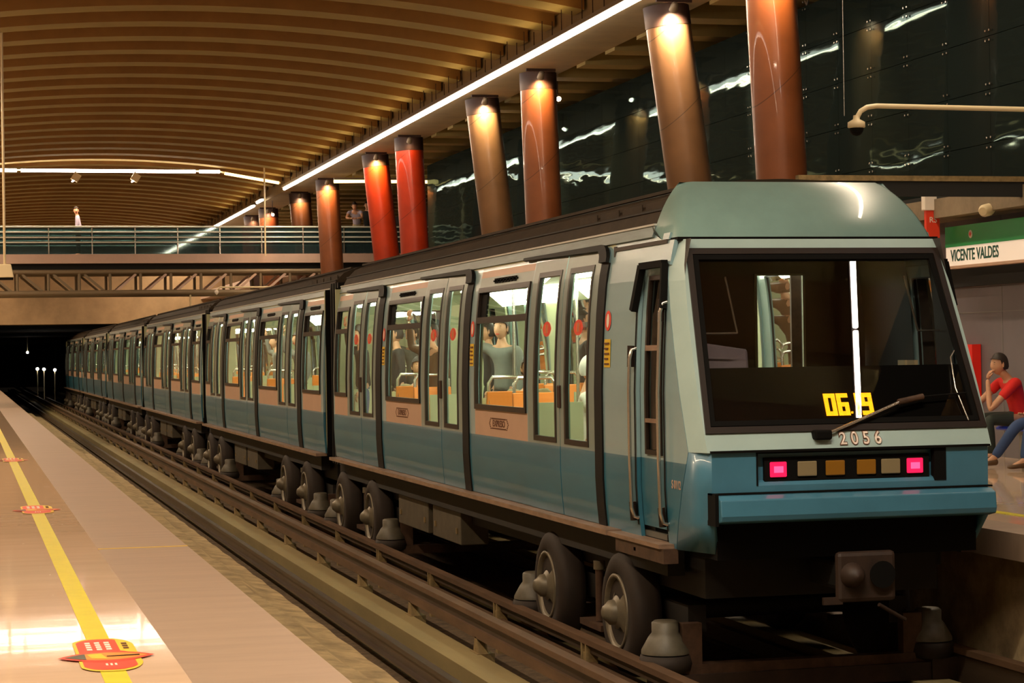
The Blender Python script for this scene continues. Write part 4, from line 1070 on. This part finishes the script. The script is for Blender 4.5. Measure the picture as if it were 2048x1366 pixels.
# cab interior: rear bulkhead with lit doorway window, desk, seat back, grab rails
bk = MB().box(-1.05, .11, 1.85, 1.89, 1.15, 3.32, 'icab').box(.52, 1.05, 1.85, 1.89, 1.15, 3.32, 'icab').box(.11, .52, 1.85, 1.89, 3.09, 3.32, 'icab').box(.11, .52, 1.85, 1.89, 1.15, 2.34, 'icab')
bk.build('cab_bulkhead', 'icab', car1)
MB().box(.10, .12, 1.83, 1.85, 2.34, 3.10, 'inner').box(.10, .53, 1.83, 1.85, 3.085, 3.10, 'inner').box(.51, .53, 1.83, 1.85, 2.34, 3.10, 'inner').build('bulkhead_window_frame', 'inner', car1)
MB().box(.60, .95, 2.3, 2.33, 1.2, 3.3, 'steelbrown').build('cab_rear_panel', 'steelbrown', car1)
MB().box(-.98, .98, .25, .75, 1.2, 2.18, 'icab').build('driver_desk', 'icab', car1)
MB().hexa([P(-.95, 14.6, 2.16), P(-.42, 14.6, 2.16), P(-.30, 15.0, 2.16), P(-.95, 15.0, 2.16), P(-.90, 14.75, 2.58), P(-.38, 14.75, 2.50), P(-.32, 15.0, 2.48), P(-.90, 15.0, 2.58)], 'console').build('driver_console', 'console', car1, bevel=.02)
MB().box(-1.05, 1.05, .6, 1.85, 3.28, 3.31, 'icab').build('cab_ceiling', 'icab', car1)
g = MB()
for xa, xb in ((-.64, -.555), (.77, .875)):
    g.tube([P(xa, 14.5, 3.03), P(xb, 14.5, 2.63), P(xb+.002, 14.5, 2.62)], .008, 'chrome', 6)
g.tube([P(-.82, 14.5, 2.618), P(-.553, 14.5, 2.618)], .008, 'chrome', 6).tube([P(.877, 14.5, 2.62), P(1.08, 14.5, 2.62)], .008, 'chrome', 6)
g.build('cab_grab_rail', 'chrome', car1)
# coupler
cp = MB().box(-.20, .24, -.44, -.37, .74, 1.09, 'coupler').box(-.1, .14, -.37, .6, .8, 1.0, 'under')
cpo = cp.build('coupler', 'coupler', car1, bevel=.03)
MB().lathe([(.09, 0), (.075, -.05), (.04, -.10), (.0001, -.11)], P(-.09, 13.56, .93), 'y', 'coupler', 16).build('coupler_cone', 'coupler', cpo)
for v in cpo.children:
    v.rotation_euler = (0, 0, 0)
MB().lathe([(.095, 0), (.085, .03), (.0001, .031)], P(.12, 13.52, .93), 'y', 'black', 20).build('coupler_cup', 'black', cpo)
MB().box(-.30, -.16, -.43, -.40, .73, .78, 'coupler').tube([P(.10, 13.55, .72), P(.32, 13.6, .60)], .014, 'coupler', 8).build('coupler_lever', 'coupler', cpo)
MB().box(-1.2, 1.2, .62, .76, .0, .13, 'coupler').box(1.0, 1.25, .60, .8, -.08, .16, 'coupler').build('front_beam', 'coupler', car1)

# ================================================================== PEOPLE
def skin_mesh(chains, sub=2):
    """chains: list of lists of (pos, radius); points shared by position join up"""
    vs = []; rad = []; idx = {}; ed = []
    for ch in chains:
        prev = None
        for p, r in ch:
            key = tuple(round(c, 4) for c in p)
            if key not in idx: idx[key] = len(vs); vs.append(p); rad.append(r)
            i = idx[key]
            if prev is not None and prev != i: ed.append((prev, i))
            prev = i
    me = bpy.data.meshes.new('tmp'); me.from_pydata([tuple(v) for v in vs], ed, [])
    o = bpy.data.objects.new('tmp', me); COL.objects.link(o)
    md = o.modifiers.new('s', 'SKIN'); md.use_smooth_shade = True; md.branch_smoothing = .6
    sv = me.skin_vertices[0].data
    for i, r in enumerate(rad):
        rr = r if isinstance(r, tuple) else (r, r); sv[i].radius = rr; sv[i].use_root = (i == 0)
    ss = o.modifiers.new('ss', 'SUBSURF'); ss.levels = sub; ss.render_levels = sub
    dg = bpy.context.evaluated_depsgraph_get(); out = bpy.data.meshes.new_from_object(o.evaluated_get(dg))
    bpy.data.objects.remove(o)
    return out
def mesh_data(me): return [v.co.copy() for v in me.vertices], [tuple(p.vertices) for p in me.polygons]
def head_mesh(mb, c, fwd, m, scale=1.0):
    """egg head with brow, nose, chin, ears ; c = head centre, fwd unit vector"""
    f = Vector(fwd).normalized(); r = f.cross(Vector((0, 0, 1))).normalized(); u = r.cross(f).normalized()
    vs = []; fs = []; nu, nv = 20, 14
    for j in range(nv+1):
        ph = -pi/2+pi*j/nv
        for i in range(nu):
            th = 2*pi*i/nu
            x, y, z = cos(ph)*sin(th), cos(ph)*cos(th), sin(ph)
            w = .075*(1 if z > -.2 else 1-.35*(-z-.2)); dd = .095
            px, py, pz = x*w, y*dd, z*.12
            if y > .5 and z < 0: py += .010*(-z)                       # jaw
            if y > .75 and abs(x) < .30 and -.35 < z < .12: py += .022*(1-abs(x)/.30)*(1-(z-.12)/-.47*0)  # nose
            if y > .6 and .18 < z < .34: py += .006                     # brow
            if y > .6 and .05 < z < .18 and .2 < abs(x) < .6: py -= .010  # eye sockets
            if y < 0: py *= 1.05
            vs.append(Vector(c)+(r*px+f*py+u*pz)*scale)
    for j in range(nv):
        for i in range(nu): fs.append((j*nu+i, j*nu+(i+1) % nu, (j+1)*nu+(i+1) % nu, (j+1)*nu+i))
    mb.add(vs, fs, m, True)
    for s in (-1, 1):
        e = Vector(c)+(r*s*.078-f*.005+u*.0)*scale
        mb.tube([e-u*.03*scale, e, e+u*.03*scale], [.008*scale, .014*scale, .010*scale], m, 8)
    # mouth and eyes
    return f, r, u
def hand_chain(wr, direction, side, curl=.4, k=1.0):
    """palm + five fingers as chains"""
    d = Vector(direction).normalized(); sd = Vector(side).normalized(); nrm = d.cross(sd).normalized()
    ch = []; wr = Vector(wr)
    palm = wr+d*.075*k
    ch.append([(wr, .022), (wr+d*.03*k, (.020, .030)), (palm, (.017, .036))])
    for i, L in enumerate((.066, .075, .070, .055)):
        b = palm+sd*(.030-.020*i)*k
        p1 = b+(d*cos(curl*.4)+nrm*sin(curl*.4))*L*.45*k; p2 = p1+(d*cos(curl)+nrm*sin(curl))*L*.33*k; p3 = p2+(d*cos(curl*1.7)+nrm*sin(curl*1.7))*L*.25*k
        ch.append([(b-d*.01, .0095), (p1, .009), (p2, .0085), (p3, .0075)])
    tb = wr+d*.03*k+sd*.026*k; t1 = tb+(d*.6+sd*.8).normalized()*.035*k; t2 = t1+(d*.85+sd*.3+nrm*.3).normalized()*.03*k
    ch.append([(tb, .011), (t1, .010), (t2, .0085)])
    return ch
CL = {}
def cmat(name, c, r=.8):
    if name not in CL: MT[name] = mat(name, c, r, var=.12, vscale=8); CL[name] = 1
    return name
cmat('skin', (.55, .28, .16), .55); cmat('hair_dark', (.02, .012, .008), .6); cmat('hair_grey', (.65, .64, .58), .7)
cmat('shirt_red', (.72, .015, .01)); cmat('trouser_dark', (.02, .028, .022)); cmat('jeans', (.03, .06, .16)); cmat('shoe_brown', (.10, .05, .02), .5)
cmat('shirt_lilac', (.42, .38, .50)); cmat('khaki', (.28, .22, .11)); cmat('jacket_black', (.02, .02, .02)); cmat('shirt_grey', (.16, .17, .15)); cmat('white_top', (.75, .75, .68)); cmat('jeans_blue', (.05, .10, .2))
def person(label, J, fwd, loc, rotz, top, legs, shoe='shoe_brown', hair='hair_dark', sleeve=.5, group=None, handdir=None, sub=2):
    """J: joints in local metres: pelvis, chest, neck, head, shL, elL, wrL, shR, elR, wrR, hipL, knL, anL, toL, ... ; R hand side is +x when facing +y"""
    J = {k: Vector(v) for k, v in J.items()}
    t = thing('person', label, 'person', loc, rotz, group)
    body = MB()
    ab = (J['pelvis']+J['chest'])/2; low = J['pelvis']+(J['pelvis']-ab)*.25
    main = [[(J['pelvis'], (.10, .08)), (ab, (.085, .075)), (J['chest'], (.11, .085)), (J['neck'], (.052, .052)), (J['head']-Vector((0, 0, .05)), (.05, .05))]]
    for s in 'LR':
        main.append([(J['chest'], (.11, .085)), (J['sh'+s], .052), (J['el'+s], .040), (J['wr'+s], .024)])
        main.append([(J['pelvis'], (.10, .08)), (J['hip'+s], .075), (J['kn'+s], .052), (J['an'+s], .038), (J['to'+s], (.030, .028))])
    v, f = mesh_data(skin_mesh(main, sub)); body.add(v, f, 'skin', True)
    fw, rr, uu = head_mesh(body, J['head'], fwd, 'skin')
    hd = handdir or {}
    for s in 'LR':
        d, sd, cu = hd.get(s, ((J['wr'+s]-J['el'+s]), rr*(-1 if s == 'R' else 1), .6))
        d = Vector(d).normalized(); sd = Vector(sd); sd = (sd-d*sd.dot(d)).normalized()
        for ch in hand_chain(J['wr'+s], d, sd, cu):
            v, f = mesh_data(skin_mesh([ch], 1)); body.add(v, f, 'skin', True)
    for sgn in (-1, 1):
        e = J['head']+fw*.078+rr*sgn*.03+uu*.012
        body.lathe([(.0001, -.007), (.0125, 0), (.0001, .007)], e, 'z', 'hair_dark', 8); body.lathe([(.0001, -.010), (.010, 0), (.0001, .010)], e-fw*.004, 'z', 'white', 8); body.beam(e-rr*.018+uu*.022+fw*.004, e+rr*.018+uu*.024+fw*.004, .006, .006, 'hair_dark')
    m_ = J['head']+fw*.088-uu*.058; body.beam(m_-rr*.022, m_+rr*.022, .008, .006, 'shirt_red')
    bo = body.build('body', 'skin', t, fix=False)
    # hair: shell over the skull
    hb = MB(); vs = []; fs = []; nu, nv = 20, 9; c = J['head']
    for j in range(nv+1):
        ph = pi/2-(pi*.66)*j/nv
        for i in range(nu):
            th = 2*pi*i/nu; x, y, z = cos(ph)*sin(th), cos(ph)*cos(th), sin(ph)
            if y > .1 and j > 4: z = max(z, .34+.22*y)
            k = 1.09+.05*random.random()
            vs.append(c+rr*x*.079*k+fw*(y*(.106 if y < 0 else .095)*k-.006)+uu*(z*.122*k+.004))
    for j in range(nv):
        for i in range(nu): fs.append((j*nu+i, j*nu+(i+1) % nu, (j+1)*nu+(i+1) % nu, (j+1)*nu+i))
    hb.add(vs, fs, hair, True); hb.build('hair', hair, t, fix=False)
    # shirt
    sh = [[(low, (.13, .11)), (J['pelvis'], (.14, .12)), (ab, (.128, .108)), (J['chest'], (.148, .118)), (J['neck']-(J['neck']-J['chest'])*.25, (.075, .07))]]
    for s in 'LR':
        e = J['sh'+s].lerp(J['el'+s], min(sleeve, 1)*.98); q = [(J['chest'], (.148, .118)), (J['sh'+s], .072), (e, .058)]
        if sleeve > 1: q[-1] = (J['el'+s], .054); q.append((J['el'+s].lerp(J['wr'+s], .93), .036))
        sh.append(q)
    sm = skin_mesh(sh, sub); sm.materials.clear(); sm.materials.append(MT[top]); sm.name = 'shirt'; link('shirt', sm, t)
    tr = [[(J['pelvis']+(ab-J['pelvis'])*.5, (.125, .105)), (J['pelvis'], (.135, .115))]]
    for s in 'LR': tr.append([(J['pelvis'], (.135, .115)), (J['hip'+s], .10), (J['kn'+s], .074), (J['kn'+s].lerp(J['an'+s], 1.0), .055)])
    tm = skin_mesh(tr, sub); tm.materials.clear(); tm.materials.append(MT[legs]); tm.name = 'trousers'; link('trousers', tm, t)
    for s in 'LR':
        a = J['an'+s]-Vector((0, 0, .03)); b = J['to'+s]
        d = (b-a); d.z = 0; d.normalize() if d.length > .01 else None
        ch = [(a-d*.05+Vector((0, 0, -.01)), (.045, .040)), (a+d*.05+Vector((0, 0, -.012)), (.045, .038)), (b, (.045, .026)), (b+d*.06, (.035, .020))]
        s_ = skin_mesh([ch], sub); s_.materials.clear(); s_.materials.append(MT[shoe]); link('shoe', s_, t)
    return t
def stand(lean=0, arm=0, h=1.0):
    J = dict(pelvis=(0, 0, .95), chest=(0, lean*.35+.0, 1.32-lean*.08), neck=(0, lean*.48, 1.47-lean*.15), head=(0, lean*.60+.02, 1.62-lean*.20),
             shL=(-.19, lean*.42, 1.40-lean*.12), shR=(.19, lean*.42, 1.40-lean*.12), elL=(-.24, lean*.42-.02, 1.10), elR=(.24, lean*.42-.02, 1.10), wrL=(-.23, lean*.5+.08, .86), wrR=(.23, lean*.5+.08, .86),
             hipL=(-.10, 0, .90), hipR=(.10, 0, .90), knL=(-.11, .03, .50), knR=(.11, .03, .50), anL=(-.11, 0, .09), anR=(.11, 0, .09), toL=(-.13, .14, .035), toR=(.13, .14, .035))
    return {k: (v[0]*h, v[1]*h, v[2]*h) for k, v in J.items()}
def sit(): return dict(pelvis=(0, .02, .50), chest=(0, .04, .86), neck=(0, .07, 1.02), head=(0, .11, 1.18), shL=(-.19, .06, .95), shR=(.19, .06, .95), elL=(-.24, .12, .68), elR=(.24, .12, .68), wrL=(-.18, .34, .62), wrR=(.18, .34, .62),
             hipL=(-.10, .05, .49), hipR=(.10, .05, .49), knL=(-.13, .47, .50), knR=(.13, .47, .50), anL=(-.13, .45, .09), anR=(.13, .45, .09), toL=(-.14, .60, .035), toR=(.14, .60, .035))
# seated man in red : facing the track (-X), hand at his mouth
J = sit(); J.update(chest=(0, .13, .84), neck=(0, .20, .98), head=(.0, .29, 1.12), shL=(-.19, .17, .93), shR=(.19, .17, .93),
    elL=(-.17, .50, .60), wrL=(-.03, .45, .955), elR=(.20, .42, .70), wrR=(.06, .66, .60),
    knL=(-.12, .50, .50), knR=(.13, .52, .50), anL=(-.12, .46, .09), anR=(.14, .50, .09), toL=(-.14, .60, .035), toR=(.16, .64, .035))
person('man in a red shirt sitting on a blue seat with one hand at his mouth', J, (-.12, 1, -.10), (11.80, 22.15, PZ+.03), pi/2, 'shirt_red', 'trouser_dark', sleeve=.62,
       handdir={'L': ((.05, -.35, .9), (-1, 0, 0), .9), 'R': ((-.6, .5, -.3), (0, 0, 1), .4)}, sub=2)
# neighbour in jeans, only a stretched leg in the frame
J = sit(); J.update(knR=(.13, .50, .50), anR=(.16, .78, .12), toR=(.17, .90, .06), knL=(-.12, .48, .50), anL=(-.2, .60, .10), toL=(-.2, .75, .04))
person('person in blue jeans at the right frame edge, one leg stretched out', J, (0, 1, 0), (11.80, 21.2, PZ), pi/2, 'jacket_black', 'jeans', sleeve=1.2)
# people on the footbridge
J = stand(.75); J.update(elL=(-.25, .50, 1.10), elR=(.25, .50, 1.10), wrL=(-.10, .60, 1.08), wrR=(.10, .62, 1.08))
person('person in a pale lilac shirt and khaki trousers leaning on the footbridge rail', J, (-.3, .9, -.4), (11.98, 65.50, 5.68), pi-.35, 'shirt_lilac', 'khaki', sleeve=.5, sub=1)
person('person in a dark jacket close behind the one leaning on the footbridge rail', stand(.35), (0, 1, -.2), (12.42, 66.1, 5.68), pi-.2, 'jacket_black', 'trouser_dark', sleeve=1.2, sub=1)
person('passer-by in a pale lilac top walking over the left part of the footbridge', stand(.1, h=.88), (-1, 0, 0), (3.45, 66.5, 5.68), pi/2, 'shirt_lilac', 'trouser_dark', hair='hair_dark', sleeve=1.2, sub=1)
# passengers (inside the leading carriages)
FZ = 1.16
def rider(label, x, y, rz, top, legs, seated=False, hair='hair_dark', lean=.05, h=1.0):
    J = sit() if seated else stand(lean, h=h)
    if not seated: J.update(elR=(.30, .12, 1.42*h), wrR=(.25, .18, 1.72*h))
    fz = FZ
    person(label, J, (0, 1, 0), (x, y, fz), rz, top, legs, hair=hair, sleeve=1.2 if not seated else .6, group=None, sub=1)
rider('standing passenger in a grey shirt behind the first wide carriage window', 5.9, 23.2, 2.4, 'shirt_grey', 'jacket_black')
rider('seated passenger in a pale olive top beside the orange seat in the first wide window', 5.45, 20.5, pi, 'khaki', 'trouser_dark', True)
rider('passenger with white hair and white top at the first carriage door', 5.5, 18.75, -pi/2-.3, 'white_top', 'shirt_grey', True, 'hair_grey')
rider('standing passenger in a dark grey shirt behind the second wide window', 5.9, 28.1, 2.2, 'shirt_grey', 'trouser_dark')
rider('seated passenger in an olive top behind the second wide window', 5.4, 25.6, pi, 'khaki', 'trouser_dark', True)
rider('passenger in a brown jacket leaning at the second carriage door', 5.3, 24.08, 2.0, 'shoe_brown', 'jacket_black', lean=.1)
rider('standing passenger in black left of the grey shirted one, first wide window', 6.5, 26.2, pi/2, 'jacket_black', 'trouser_dark')
rider('passenger in dark clothes at the left edge of the second wide window', 5.6, 27.7, pi/2, 'jacket_black', 'trouser_dark')
rider('passenger in a black jacket behind the third door of the leading carriage', 5.1, 27.6, pi/2, 'jacket_black', 'jeans_blue')
rider('passenger in a grey shirt behind the narrow near window of the second carriage', 5.4, 34.9, 2.0, 'shirt_grey', 'trouser_dark')
rider('passenger in blue jeans behind the first wide window of the second carriage', 5.6, 38.9, pi/2, 'shirt_grey', 'jeans_blue')
